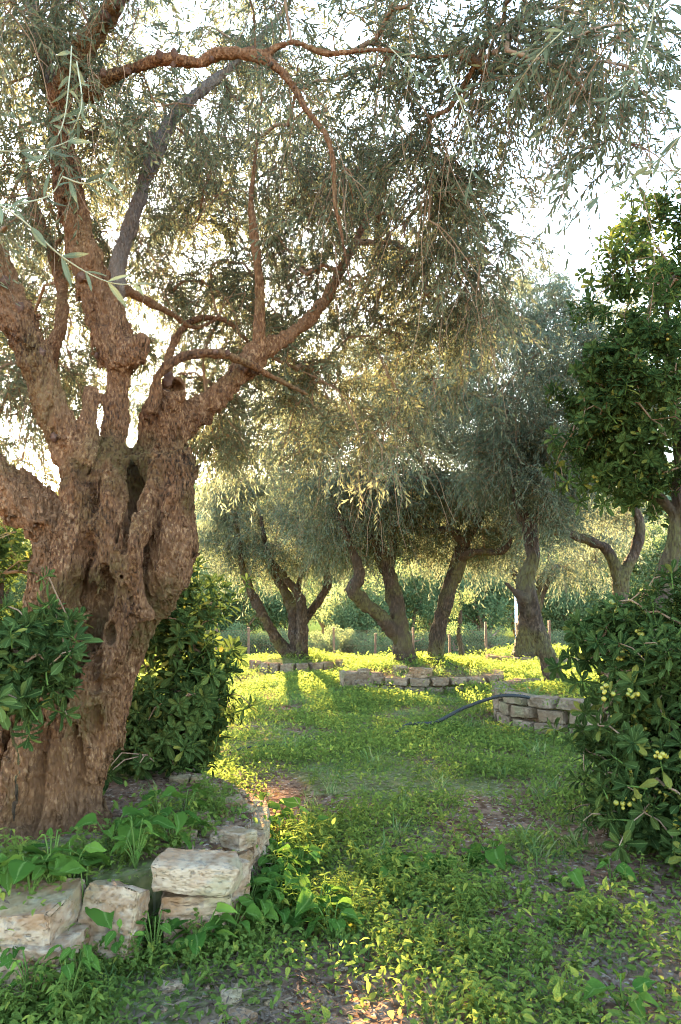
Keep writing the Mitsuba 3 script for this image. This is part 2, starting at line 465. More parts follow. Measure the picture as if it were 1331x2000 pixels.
scene['wire'] = {'type': 'twosided', 'bsdf': {'type': 'principled', 'base_color': {'type': 'rgb', 'value': [0.15, 0.085, 0.055]}, 'roughness': 0.8, 'metallic': 0.0}}
scene['black_rubber'] = {'type': 'twosided', 'bsdf': {'type': 'principled', 'base_color': {'type': 'rgb', 'value': [0.022, 0.022, 0.022]}, 'roughness': 0.75}}
scene['fruit_skin'] = {'type': 'principled', 'base_color': proc(lambda p, n, uv: mix((0.20, 0.21, 0.035), (0.42, 0.27, 0.025), noise(p.x * 14, p.y * 14, p.z * 14))), 'roughness': 0.45}
scene['white_paint'] = {'type': 'twosided', 'bsdf': {'type': 'principled', 'base_color': {'type': 'rgb', 'value': [0.75, 0.75, 0.73]}, 'roughness': 0.5}}

# ------------------------------------------------------------------ the ground
BEDS = [  # centre x, y, radius, height of the soil at the rim, extra at the centre
    (-1.75, 4.50, 1.27, 0.28, 0.02),
    (3.07, 9.35, 1.18, 0.32, 0.06),
    (1.32, 13.25, 1.22, 0.20, 0.13),
    (-0.85, 15.75, 0.80, 0.10, 0.16),
    (4.45, 17.9, 1.10, 0.05, 0.12),
]


def gz(x, y):
    x, y = np.asarray(x, float), np.asarray(y, float)
    p = np.stack([x, y, 0 * x], -1)
    z = 0.05 * (meshkit.noise(p * 0.9, 2) - 0.5) + 0.035 * (meshkit.noise(p * 3.1, 3) - 0.5)
    t = np.clip((y - 15) / 8, 0, 1)
    z = z - 0.33 * t * t * (3 - 2 * t)
    r = np.hypot(x, y)
    return z - np.clip(r - 30, 0, 60) * 0.01


def surf(x, y):
    z = gz(x, y)
    for bx, by, br, bh, bc in BEDS:
        r = np.hypot(np.asarray(x) - bx, np.asarray(y) - by)
        z = np.where(r < br, np.maximum(z, bh + bc * (1 - (r / br) ** 2) + 0.02 * (meshkit.noise(np.stack([np.asarray(x, float) * 5, np.asarray(y, float) * 5, 0 * np.asarray(x, float)], -1)) - 0.5)), z)
    return z


def grid_mesh(xs, ys, zf):
    X, Y = np.meshgrid(xs, ys, indexing='ij')
    V = np.stack([X, Y, zf(X, Y)], -1).reshape(-1, 3)
    i, j = np.meshgrid(np.arange(len(xs) - 1), np.arange(len(ys) - 1), indexing='ij')
    a = (i * len(ys) + j).ravel()
    b = a + len(ys)
    return trimesh.Trimesh(V, np.vstack([np.stack([a, b, b + 1], 1), np.stack([a, b + 1, a + 1], 1)]), process=False)


def spaced(near, step, far, n):
    a = np.arange(0, near, step)
    b = near + (far - near) * np.linspace(0, 1, n) ** 3
    s = np.r_[a, b]
    return np.r_[-s[:0:-1], s]


scene['ground'] = mikit.ply(grid_mesh(spaced(8, 0.08, 900, 50), spaced(22, 0.08, 900, 50), gz), 'soil', smooth=True)
labels['ground'] = {'kind': 'structure', 'label': 'brown soil of the olive grove under grass and weeds'}
for i, (bx, by, br, bh, bc) in enumerate(BEDS):
    a = np.linspace(0, 2 * math.pi, 64, endpoint=False)
    rr = np.r_[0.02, np.linspace(0.1, 1, 14)] * br
    X, Y = bx + np.outer(rr, np.cos(a)), by + np.outer(rr, np.sin(a))
    V = np.stack([X, Y, surf(X * 0.9999 + bx * 0.0001, Y * 0.9999 + by * 0.0001)], -1)
    V = np.concatenate([V, V[-1:] * [1, 1, 0] + [0, 0, -0.4]]).reshape(-1, 3)
    f = []
    for r in range(len(rr)):
        for k in range(64):
            p, q = r * 64 + k, r * 64 + (k + 1) % 64
            f += [[p, p + 64, q + 64], [p, q + 64, q]]
    key = 'bed_soil' if i == 0 else f'bed_soil_{i:03d}'
    scene[key] = mikit.ply(trimesh.Trimesh(V, f, process=False), 'soil', smooth=50)
    labels[key] = {'kind': 'structure', 'label': ['raised soil round the great near olive', 'raised soil of the bed beside the right-hand bush', 'raised soil under the leaning pair of olives', 'low soil mound under the many-stemmed olive', 'low soil mound under the far olive'][i]}
# the hills that close the view
def hill_z(x, y):
    r = np.hypot(x, y); az = np.degrees(np.arctan2(x, y))
    p = np.stack([x, y, 0 * x], -1)
    t = np.clip((r - 48) / 130, 0, 1)
    crest = 20 + 7 * np.sin(np.radians(az * 2.1 + 40)) + 8 * (meshkit.fbm(p / 60, 3, 8) - 0.5)
    return -2.5 + t * t * (3 - 2 * t) * crest - np.clip(r - 200, 0, 400) * 0.08
az = np.radians(np.linspace(-100, 100, 121)); rr = np.r_[np.linspace(42, 200, 60), np.linspace(210, 420, 10)]
X, Y = np.outer(np.sin(az), rr), np.outer(np.cos(az), rr)
V = np.stack([X, Y, hill_z(X, Y)], -1).reshape(-1, 3)
i, j = np.meshgrid(np.arange(120), np.arange(len(rr) - 1), indexing='ij'); a = (i * len(rr) + j).ravel(); b = a + len(rr)
scene['hills'] = mikit.ply(trimesh.Trimesh(V, np.vstack([np.stack([a, b + 1, b], 1), np.stack([a, a + 1, b + 1], 1)]), process=False), 'hillside', smooth=True)
labels['hills'] = {'kind': 'structure', 'label': 'wooded hillside beyond the fence'}

# ------------------------------------------------------------------ foliage groups (copied as instances)
OLIVE = leaf_blade([0, 0.3, 0.68, 1], [0, 0.095, 0.085, 0], curl=0.12, mid=False)
OLIVE_FAR = (np.array([[0, 0, 0], [0.5, 0.11, 0.02], [1, 0, -0.08], [0.5, -0.11, 0.02]]), np.array([[0, 3, 2], [0, 2, 1]]), np.array([0, 1, 0, 1.0]))
GLOSSY = leaf_blade([0, 0.25, 0.6, 0.85, 1], [0.02, 0.08, 0.19, 0.17, 0], fold=0.3, curl=0.22)
OVATE = leaf_blade([0, 0.2, 0.55, 1], [0, 0.24, 0.22, 0], fold=0.3, curl=0.25)
BIG = leaf_blade([0, 0.08, 0.22, 0.45, 0.7, 0.88, 1], [0.06, 0.28, 0.35, 0.32, 0.21, 0.08, 0], fold=0.32, curl=0.3)
LANCE = leaf_blade([0, 0.15, 0.4, 0.7, 1], [0, 0.15, 0.20, 0.13, 0], fold=0.3, curl=0.3)
BLADE = leaf_blade([0, 0.4, 0.75, 1], [0.02, 0.022, 0.015, 0], curl=0.5, mid=False)


def group(name, mb, bsdf, extra=None):
    m, uv = mb.mesh()
    scene[name] = {'type': 'shapegroup', 'leaf': mikit.ply(m, bsdf, uv=uv)}


def strand(mb, st, start, d0, L, droop, n, leaf, ln, spread=0.9, r=0.0022, up0=(0, 0, 1)):
    """one leafy twig: paired leaves along a drooping stem"""
    t = np.linspace(0, 1, 7)[:, None]
    d0 = np.asarray(d0, float) / np.linalg.norm(d0)
    pts = start + d0 * L * t + np.array([0, 0, -1.0]) * droop * L * t ** 2 + rng.normal(0, 0.012 * L, (7, 3)) * t
    if st is not None:
        st.add(*tube(pts, r * (1 - 0.7 * t[:, 0]), 3), uv=None)
    s = (np.arange(n) + 0.6 + rng.uniform(-0.3, 0.3, n)) / n
    pos = np.stack([np.interp(s, t[:, 0], pts[:, k]) for k in range(3)], 1)
    tan = np.stack([np.interp(s, t[:, 0], np.gradient(pts[:, k])) for k in range(3)], 1)
    tan /= np.linalg.norm(tan, axis=1, keepdims=True)
    side = np.cross(tan, rand_dir(n)); side /= np.linalg.norm(side, axis=1, keepdims=True) + 1e-9
    a = rng.uniform(0.45, 1.0, n)[:, None] * spread
    d = tan * np.cos(a) + side * np.sin(a) + np.array([0, 0, -0.12])
    mb.leaves(leaf, frames(d, rand_dir(n), ln * rng.uniform(0.7, 1.25, n)), pos)
    return pts


# near olive: single leafy sprays about 0.45 m long
NS = 5
for k in range(NS):
    mb = MB(); st = MB()
    main = strand(mb, st, np.zeros(3), [1, 0, 0.1], rng.uniform(0.38, 0.5), rng.uniform(0.3, 0.7), 28, OLIVE, 0.052)
    for q in range(4):
        i = rng.integers(1, 5)
        strand(mb, st, main[i], rand_dir(1)[0] * [0.5, 0.9, 0.4] + [0.7, 0, -0.1], rng.uniform(0.16, 0.3), rng.uniform(0.3, 0.8), 15, OLIVE, 0.048, r=0.0016)
    m, uv = mb.mesh(); s, _ = st.mesh()
    scene[f'olive_spray_{k}'] = {'type': 'shapegroup', 'foliage': mikit.ply(m, 'olive_leaf', uv=uv), 'stem': mikit.ply(s, 'twig_bark')}
# far olives: clumps about 0.8 m wide, of many hanging twigs
NC = 5
for k in range(NC):
    mb = MB(); st = MB()
    for q in range(20):
        o = rand_dir(1)[0] * [0.3, 0.3, 0.22] * rng.random()
        d = rand_dir(1)[0] * [1, 1, 0.5] + [0, 0, 0.05]
        strand(mb, st if q % 2 else None, o, d, rng.uniform(0.25, 0.5), rng.uniform(0.4, 1.3), 15, OLIVE_FAR, 0.075, r=0.0035)
    m, uv = mb.mesh(); s, _ = st.mesh()
    scene[f'olive_clump_{k}'] = {'type': 'shapegroup', 'foliage': mikit.ply(m, 'olive_leaf_far', uv=uv), 'stem': mikit.ply(s, 'twig_bark')}
# glossy rosettes
NR = 4
for k in range(NR):
    mb = MB()
    n = 13
    a = np.arange(n) * 2.4 + rng.uniform(-0.2, 0.2, n)
    el = np.linspace(-0.25, 1.15, n) + rng.uniform(-0.15, 0.15, n)
    d = np.stack([np.cos(a) * np.cos(el), np.sin(a) * np.cos(el), np.sin(el)], 1)
    nr = np.stack([-np.cos(a) * np.sin(el), -np.sin(a) * np.sin(el), np.cos(el)], 1)
    pos = np.stack([0 * a, 0 * a, np.linspace(-0.05, 0, n)], 1)
    mb.leaves(GLOSSY, frames(d, nr + 0.2 * rand_dir(n), np.linspace(0.095, 0.06, n)), pos)
    v, f = tube(np.array([[0, 0, -0.09], [0.004, 0, -0.045], [0, 0, 0]]), [0.004, 0.0035, 0.003], 4)
    m, uv = mb.mesh()
    scene[f'rosette_{k}'] = {'type': 'shapegroup', 'foliage': mikit.ply(m, 'glossy_leaf', uv=uv), 'stem': mikit.ply(trimesh.Trimesh(v, f, process=False), 'green_stem')}
# bushes and woods far off: clumps of broad leaves
for k in range(4):
    mb = MB()
    n = 420
    q = rand_dir(n) * rng.random((n, 1)) ** 0.4 * [0.5, 0.5, 0.4]
    mb.leaves(OLIVE_FAR, frames(rand_dir(n) + q, rand_dir(n) + [0, 0, 0.6], rng.uniform(0.06, 0.13, n)) * np.array([1, 2.2, 1.0]), q)
    group(f'bush_clump_{k}', mb, 'bush_leaf')
    mb = MB()
    n = 260
    q = rand_dir(n) * rng.random((n, 1)) ** 0.35 * [1.3, 1.3, 1.0]
    mb.leaves(OLIVE_FAR, frames(rand_dir(n) + q, rand_dir(n) + [0, 0, 0.6], rng.uniform(0.25, 0.5, n)) * np.array([1, 2.2, 1.0]), q)
    group(f'wood_clump_{k}', mb, 'hill_leaf')
# ground plants
for k in range(3):
    mb = MB()   # leafy weed, 12-25 cm
    h = rng.uniform(0.10, 0.2)
    ns = 4
    for q in range(ns):
        lean = rand_dir(1)[0] * 0.5 + [0, 0, 1]
        lean /= np.linalg.norm(lean)
        L = h * rng.uniform(0.6, 1.1)
        b = rand_dir(1)[0] * [0.03, 0.03, 0]
        mb.add(*tube(b + lean * L * np.linspace(0, 1, 3)[:, None], [0.0022, 0.0018, 0.001], 3))
        n = 9
        s = np.linspace(0.25, 1.0, n)
        a = np.arange(n) * 2.0 + rng.random() * 6
        el = rng.uniform(-0.1, 0.6, n)
        d = np.stack([np.cos(a) * np.cos(el), np.sin(a) * np.cos(el), np.sin(el)], 1)
        mb.leaves(OVATE, frames(d, np.tile([0, 0, 1.0], (n, 1)) + 0.4 * rand_dir(n), rng.uniform(0.022, 0.042, n) * (1.15 - 0.45 * s)), b + lean * L * s[:, None])
    group(f'weed_{k}', mb, 'weed_leaf')
    mb = MB()   # low clover mat 0.35 m wide
    n = 150
    q = rng.normal(0, 0.11, (n, 2))
    zz = rng.uniform(0.01, 0.075, n) * np.exp(-(q ** 2).sum(1) / 0.05)
    mb.leaves(OVATE, frames(rand_dir(n, 0.4), np.tile([0, 0, 1.0], (n, 1)) + 0.6 * rand_dir(n), rng.uniform(0.014, 0.032, n)), np.c_[q, zz + 0.004])
    group(f'clover_{k}', mb, 'weed_leaf')
    mb = MB()   # tuft of grass
    n = 46
    a = rng.uniform(0, 6.28, n); el = rng.uniform(0.7, 1.5, n)
    d = np.stack([np.cos(a) * np.cos(el), np.sin(a) * np.cos(el), np.sin(el)], 1)
    mb.leaves(BLADE, frames(d, np.stack([-np.cos(a), -np.sin(a), 0.3 + 0 * a], 1), rng.uniform(0.06, 0.17, n)), np.c_[rng.normal(0, 0.06, (n, 2)), np.zeros(n) - 0.01])
    group(f'tuft_{k}', mb, 'grass_blade')
    mb = MB()   # dry litter
    n = 60
    mb.leaves(OLIVE, frames(rand_dir(n, 0.15), np.tile([0, 0, 1.0], (n, 1)) + 0.35 * rand_dir(n), rng.uniform(0.03, 0.06, n)), np.c_[rng.normal(0, 0.16, (n, 2)), rng.uniform(0.003, 0.02, n)])
    group(f'litter_{k}', mb, 'litter_leaf')


for k in (3, 4):
    mb = MB()   # taller weed with paired longer leaves
    for q in range(3):
        lean = rand_dir(1)[0] * 0.35 + [0, 0, 1]
        lean /= np.linalg.norm(lean)
        L = rng.uniform(0.14, 0.26)
        b = rand_dir(1)[0] * [0.04, 0.04, 0]
        mb.add(*tube(b + lean * L * np.linspace(0, 1, 3)[:, None], [0.003, 0.0024, 0.0012], 3))
        n = 12
        s = np.repeat(np.linspace(0.2, 1.0, n // 2), 2)
        a = np.repeat(np.arange(n // 2) * 1.57, 2) + np.tile([0, math.pi], n // 2) + rng.uniform(-.3, .3, n)
        el = rng.uniform(-0.35, 0.5, n)
        d = np.stack([np.cos(a) * np.cos(el), np.sin(a) * np.cos(el), np.sin(el)], 1)
        mb.leaves(LANCE, frames(d, np.tile([0, 0, 1.0], (n, 1)) + 0.4 * rand_dir(n), rng.uniform(0.04, 0.07, n) * (1.2 - 0.5 * s)), b + lean * L * s[:, None])
    group(f'weed_{k}', mb, 'weed_leaf')
    mb = MB()   # thin tall grass with dry stalks
    n = 26
    a = rng.uniform(0, 6.28, n); el = rng.uniform(1.0, 1.5, n)
    d = np.stack([np.cos(a) * np.cos(el), np.sin(a) * np.cos(el), np.sin(el)], 1)
    mb.leaves(BLADE, frames(d, np.stack([-np.cos(a), -np.sin(a), 0.3 + 0 * a], 1), rng.uniform(0.14, 0.34, n)), np.c_[rng.normal(0, 0.05, (n, 2)), np.zeros(n) - 0.01], r=np.where(rng.random(n) < .25, 0.99, rng.random(n) * .85))
    group(f'tuft_{k}', mb, 'grass_blade')


def sow(name, groupstem, nvar, pts, scale, tilt=0.15, dz=0.0):
    for k, (x, y) in enumerate(pts):
        s = scale * rng.uniform(0.6, 1.4) * (1 + 0.045 * max(0, y - 6))
        M = rotz(rng.uniform(0, 6.28)) @ rotx(rng.normal(0, tilt)) * s
        inst(f'{name}__{k + 1:04d}', f'{groupstem}_{rng.integers(nvar)}', frame(M, [x, y, float(surf(x, y)) + dz]))


# ------------------------------------------------------------------ the great near olive
main_tree = thing('ancient_olive_tree', 'huge gnarled olive with hollow twisted trunk behind the near stone edging', 'olive tree')
D0 = 4.45
ch = [(0, px_chain([(40, 1690, 4.55, 150), (70, 1560, 4.55, 108), (100, 1430, 4.55, 92), (135, 1320, 4.55, 97), (172, 1220, 4.55, 112), (212, 1110, 4.55, 122), (232, 1010, 4.55, 100), (235, 930, 4.55, 72)])),
      # strands
      (0, px_chain([(200, 1650, 4.42, 46), (162, 1560, 4.3, 36), (196, 1440, 4.25, 44), (236, 1310, 4.25, 34), (285, 1200, 4.25, 42), (330, 1110, 4.2, 50), (330, 1010, 4.2, 42), (338, 930, 4.25, 42)])),
      (0, px_chain([(90, 1660, 4.12, 46), (115, 1500, 4.14, 38), (160, 1380, 4.12, 38), (222, 1270, 4.08, 36), (238, 1170, 4.04, 36), (205, 1060, 4.05, 42), (215, 960, 4.12, 38), (222, 880, 4.28, 33)])),
      (0, px_chain([(10, 1650, 4.1, 50), (48, 1480, 4.1, 40), (85, 1350, 4.12, 40), (118, 1230, 4.06, 42), (130, 1110, 4.02, 42), (150, 1000, 4.1, 40), (152, 930, 4.2, 38)])),
      (0, px_chain([(-110, 1680, 4.3, 60), (-30, 1500, 4.3, 50), (40, 1350, 4.25, 50), (75, 1230, 4.25, 46), (100, 1120, 4.2, 46), (105, 1030, 4.2, 40)])),
      (0, px_chain([(283, 1200, 4.04, 20), (262, 1130, 4.0, 24), (262, 1070, 3.97, 36), (280, 1020, 4.02, 32)])),
      (0, px_chain([(330, 905, 4.3, 46), (352, 985, 4.3, 30), (368, 1080, 4.28, 26)])),
      (0, px_chain([(300, 1000, 4.15, 30), (300, 900, 4.3, 40), (345, 905, 4.32, 30)])),
      # roots flaring into the bed
      (0, px_chain([(120, 1560, 4.3, 56), (205, 1650, 4.15, 30), (250, 1690, 4.0, 16)])),
      (0, px_chain([(20, 1600, 4.2, 60), (30, 1700, 3.85, 26)])),
      # limbs
      (1, px_chain([(130, 1040, 4.4, 56), (70, 1000, 4.35, 52), (20, 955, 4.3, 52), (-60, 890, 4.2, 46), (-160, 770, 4.0, 40), (-230, 600, 3.8, 34)])),
      (2, px_chain([(165, 960, 4.3, 38), (138, 880, 4.25, 37), (105, 800, 4.2, 38), (72, 715, 4.15, 39), (35, 620, 4.1, 39), (-5, 520, 4.05, 36), (-60, 380, 3.9, 32), (-110, 200, 3.7, 26)])),
      (3, px_chain([(220, 930, 4.38, 34), (226, 800, 4.35, 29), (236, 735, 4.35, 30), (228, 680, 4.35, 42), (203, 615, 4.35, 40), (178, 540, 4.3, 36), (150, 450, 4.25, 33), (132, 350, 4.2, 30), (118, 250, 4.15, 28), (120, 180, 4.1, 28), (165, 90, 4.0, 25), (225, 5, 3.9, 24), (280, -100, 3.7, 20)])),
      (3, px_chain([(232, 700, 4.33, 34), (262, 695, 4.27, 30), (276, 668, 4.25, 20)])),
      (4, px_chain([(118, 200, 4.12, 24), (85, 110, 4.2, 14), (60, 0, 4.3, 12), (30, -120, 4.3, 9)])),
      (5, px_chain([(165, 190, 4.1, 22), (205, 160, 4.0, 17), (245, 138, 3.95, 15), (320, 114, 3.9, 14), (385, 122, 3.86, 14), (430, 104, 3.85, 13), (505, 110, 3.8, 12), (560, 150, 3.78, 9), (600, 215, 3.75, 8), (645, 280, 3.75, 7), (655, 390, 3.75, 6), (672, 480, 3.8, 4.5), (690, 590, 3.85, 3.5)])),
      (5, px_chain([(510, 110, 3.8, 10), (570, 82, 3.75, 7), (640, 104, 3.7, 7), (740, 96, 3.6, 5.5), (830, 112, 3.55, 4.5), (900, 104, 3.5, 3.6)])),
      (6, px_chain([(228, 570, 4.7, 20), (235, 500, 4.75, 19), (268, 400, 4.85, 17), (300, 310, 4.95, 16), (345, 220, 5.0, 15), (440, 140, 5.1, 11), (520, 60, 5.2, 7), (600, -40, 5.2, 3.5)])),
      (6, px_chain([(296, 320, 4.94, 14), (297, 262, 4.9, 12)])),
      (7, px_chain([(310, 900, 4.65, 42), (335, 845, 4.7, 44), (385, 805, 4.72, 36), (440, 762, 4.75, 28), (500, 695, 4.8, 26), (560, 660, 4.9, 18), (625, 600, 5.0, 15), (680, 500, 5.1, 10), (740, 380, 5.2, 6), (800, 270, 5.2, 3.5)])),
      (7, px_chain([(312, 850, 4.66, 40), (322, 800, 4.62, 40), (345, 765, 4.6, 28), (340, 750, 4.6, 18)])),
      (8, px_chain([(500, 700, 4.78, 20), (508, 640, 4.75, 13), (507, 560, 4.72, 11), (500, 480, 4.7, 11), (490, 400, 4.7, 8), (500, 300, 4.7, 5), (512, 190, 4.7, 3.2)])),
      (9, px_chain([(296, 800, 4.45, 14), (318, 725, 4.42, 13), (365, 695, 4.45, 12), (425, 690, 4.5, 11), (475, 706, 4.6, 9), (540, 740, 4.8, 7), (600, 770, 4.9, 4)])),
      (10, px_chain([(172, 900, 4.2, 28), (172, 830, 4.25, 21), (176, 775, 4.3, 19), (184, 745, 4.35, 17)])),
      (11, px_chain([(340, 820, 5.0, 16), (330, 700, 5.2, 10), (370, 630, 5.4, 8), (440, 625, 5.5, 7), (500, 680, 5.6, 6), (580, 720, 5.6, 4)])),
      (12, px_chain([(90, 720, 4.9, 20), (120, 620, 5.0, 15), (110, 520, 5.2, 13), (60, 380, 5.4, 11), (40, 250, 5.4, 8)])),
      (13, px_chain([(235, 560, 4.7, 13), (330, 610, 5.0, 8), (380, 640, 5.2, 6), (430, 620, 5.3, 3)]))]
def cav(px, py, d, rx, ry, rd): return (at(px, py, d), np.array([1.0 * rx * d / F, 1.0 * rd, 1.1 * ry * d / F]))
cavs = [cav(203, 1150, 3.88, 14, 44, 0.16), cav(150, 1170, 3.92, 12, 36, 0.10), cav(135, 1215, 3.95, 10, 28, 0.08), cav(208, 1240, 3.95, 14, 20, 0.14), cav(182, 1300, 3.98, 15, 50, 0.10),
        cav(170, 1075, 3.9, 16, 30, 0.09), cav(243, 1030, 3.98, 8, 50, 0.10), cav(280, 1090, 3.95, 6, 40, 0.09), cav(262, 965, 4.05, 20, 42, 0.10), cav(225, 1340, 4.0, 22, 10, 0.07),
        cav(105, 1010, 4.02, 10, 32, 0.09), cav(187, 950, 4.05, 9, 46, 0.10), cav(68, 1040, 4.1, 22, 16, 0.10), cav(158, 930, 4.05, 8, 18, 0.06), cav(306, 985, 3.98, 6, 60, 0.05), cav(330, 860, 4.2, 34, 20, .2), cav(268, 920, 4.12, 16, 50, .10), cav(150, 1500, 4.0, 7, 90, .07), cav(75, 1520, 4.0, 8, 90, .07), cav(190, 1420, 4.02, 6, 50, .05), cav(182, 738, 4.3, 20, 14, .12), cav(336, 752, 4.5, 20, 12, .12), cav(300, 868, 4.3, 34, 12, .12), cav(120, 1380, 4.0, 7, 60, .06), cav(225, 1560, 4.0, 5, 60, .05)]
limb_mats = {0: 'old_bark', 4: 'grey_bark', 6: 'grey_bark'}
limb_labels = {1: 'thick low limb leaving the trunk to the left', 2: 'straight leaning limb left of the knobbed limb', 3: 'middle limb with a swollen burl', 5: 'slender limb arching across the top',
               6: 'grey bare limb rising behind the burl', 7: 'limb reaching right from a cut stump end', 8: 'upright thin shoot', 9: 'hoop-shaped thin limb', 10: 'sawn dead stub'}
for pid, m in wood(ch, 0.0105, k=0.034, cavities=cavs, seed=3, fine=True):
    part(main_tree, 'trunk' if pid == 0 else 'limb', m, limb_mats.get(pid, 'limb_bark'), smooth=True, label=limb_labels.get(pid))
# dark burr knots on the limbs
def knots(tree, chain, n, size, seed):
    r_ = np.random.default_rng(seed)
    C = catmull(np.asarray(chain), 6)
    for _ in range(n):
        c = C[r_.integers(2, len(C) - 1)]
        d = r_.normal(size=3); d[1] = -abs(d[1]) * 0.8; d /= np.linalg.norm(d)
        m = trimesh.creation.icosphere(2, radius=min(size, 0.5 * c[3]) * r_.uniform(0.5, 1.1))
        m.vertices *= [1, 1, 1.2]
        m.vertices *= 1 + 0.7 * (meshkit.noise(m.vertices / size * 3 + r_.random() * 50)[:, None] - 0.5)
        m.apply_translation(c[:3] + d * c[3] * 0.98)
        part(tree, 'burr', m, 'burl_bark', smooth=True)
knots(main_tree, ch[15][1], 9, 0.030, 1); knots(main_tree, ch[14 + 1][1][:5], 11, 0.030, 2); knots(main_tree, ch[12][1][2:], 7, 0.027, 3)
knots(main_tree, ch[11][1], 7, 0.027, 4); knots(main_tree, ch[20][1][2:], 6, 0.027, 5); knots(main_tree, ch[22][1], 4, 0.022, 6)

nodes = np.vstack([catmull(np.asarray(c), 4)[:, :3] for pid, c in ch if pid > 0 and pid != 10])
blobs = [(120, 120, 4.3, 330, 330, 1.0, 70), (420, 300, 5.6, 330, 420, 1.0, 120), (680, 200, 4.6, 330, 330, 0.9, 35), (1010, 100, 3.7, 330, 200, 0.7, 40),
         (760, 520, 5.6, 280, 300, 0.9, 75), (40, 650, 6.0, 230, 380, 0.9, 90), (430, 640, 6.4, 260, 260, 0.8, 75), (860, 330, 4.1, 190, 200, 0.6, 14),
         (900, 480, 4.8, 130, 160, 0.5, 20), (650, -220, 3.6, 700, 200, 1.0, 30), (-250, 300, 4.2, 250, 500, 1.2, 50), (700, 800, 5.8, 180, 170, 0.5, 24), (1220, 110, 3.0, 120, 170, 0.3, 12), (30, 780, 5.0, 80, 120, .4, 8)]
tg = np.vstack([blob_points(*b) for b in blobs])
tg = tg[np.hypot(tg[:, 0], tg[:, 1]) > 1.6]
paths = grow(nodes, tg, wig=0.07)
part(main_tree, 'branches', twig_mesh(paths, 0.0, 4), 'twig_bark', smooth=True, kind='stuff')
# bare drooping twigs under the crown
mb = MB()
for _ in range(800):
    pp, r = paths[rng.integers(len(paths))]
    a = pp[rng.integers(1, len(pp))]
    L = rng.uniform(0.35, 1.1)
    t = np.linspace(0, 1, 7)[:, None]
    d = rand_dir(1)[0] * [1, 1, 0.3]
    q = a + d * L * 0.5 * t + np.array([0, 0, -0.8]) * L * t ** 1.6 + rng.normal(0, 0.02, (7, 3)) * t
    mb.add(*tube(q, 0.0040 - 0.0027 * t[:, 0], 3))
part(main_tree, 'bare_twigs', mb.mesh()[0], 'twig_bark', smooth=True, kind='stuff')
# leafy sprays at the ends and along the last stretch of every branch
places = []
for pp, r in paths:
    e = pp[-1]
    for q in range(2):
        places.append(e + rng.normal(0, 0.06, 3))
    for q in range(2):
        t = rng.uniform(0.2, 0.9); i = int(t * (len(pp) - 1)); w = t * (len(pp) - 1) - i
        places.append(pp[i] * (1 - w) + pp[min(i + 1, len(pp) - 1)] * w)
places = np.array(places)
order = np.argsort(np.hypot(places[:, 0], places[:, 1]))
for n, k in enumerate(order):
    M = rotz(rng.uniform(0, 6.28)) @ roty(rng.normal(0.25, 0.45)) @ rotx(rng.normal(0, 0.4)) * rng.uniform(0.75, 1.15)
    key = partkey(main_tree, 'leafy_twig') if n < 300 else f'{main_tree}__crown__{n:04d}'
    inst(key, f'olive_spray_{rng.integers(NS)}', frame(M, places[k]))
far = np.vstack([blob_points(*b, sd=2) for b in [(330, 330, 7.8, 420, 480, 0.9, 150), (100, 720, 8.2, 260, 330, 0.8, 60), (700, 420, 7.6, 330, 380, 0.8, 66), (480, 700, 8.2, 240, 240, .7, 40), (430, 800, 7.6, 90, 130, .4, 34), (300, 760, 7.6, 60, 90, .3, 12)]])
for n, p in enumerate(far):
    inst(f'{main_tree}__crown__{20000 + n}', f'olive_clump_{rng.integers(NC)}', frame(rotz(rng.uniform(0, 6.28)) @ rotx(rng.normal(0, .25)) * rng.uniform(.6, .95), p))
labels[f'{main_tree}__crown'] = {'kind': 'stuff'}
print('main tree', len(tg), len(places))


# twigs that hang into the picture close to the camera
def near_twig(pts, n, ln, d=None):
    P = catmull(np.array([at(*p) for p in pts]), 6)
    t = np.linspace(0, 1, len(P))
    lf = []; st = MB()
    st.add(*tube(P, 0.0026 - 0.0014 * t, 5))
    for k in range(n):
        s = (k + 0.5) / n
        i = min(int(s * (len(P) - 1)), len(P) - 2)
        tan = P[i + 1] - P[i]; tan /= np.linalg.norm(tan)
        side = rand_dir(1)[0]; side -= tan * (side @ tan); side /= np.linalg.norm(side)
        for sg in (1, -1):
            dd = tan * 0.75 + sg * side * rng.uniform(.5, .9) + [0, 0, -0.15]
            mb = MB(); mb.leaves(OLIVE_NEAR, frames(dd[None], rand_dir(1), [ln * rng.uniform(.75, 1.2)]), P[i][None]); lf.append(mb.mesh())
    k = part(main_tree, 'leafy_twig', st.mesh()[0], 'pale_twig', smooth=True)
    for m, uv in lf: part(k, 'leaf', m, 'olive_leaf', uv=uv)
OLIVE_NEAR = leaf_blade([0, .15, .35, .6, .85, 1], [.01, .06, .095, .09, .045, 0], fold=.3, curl=.15)
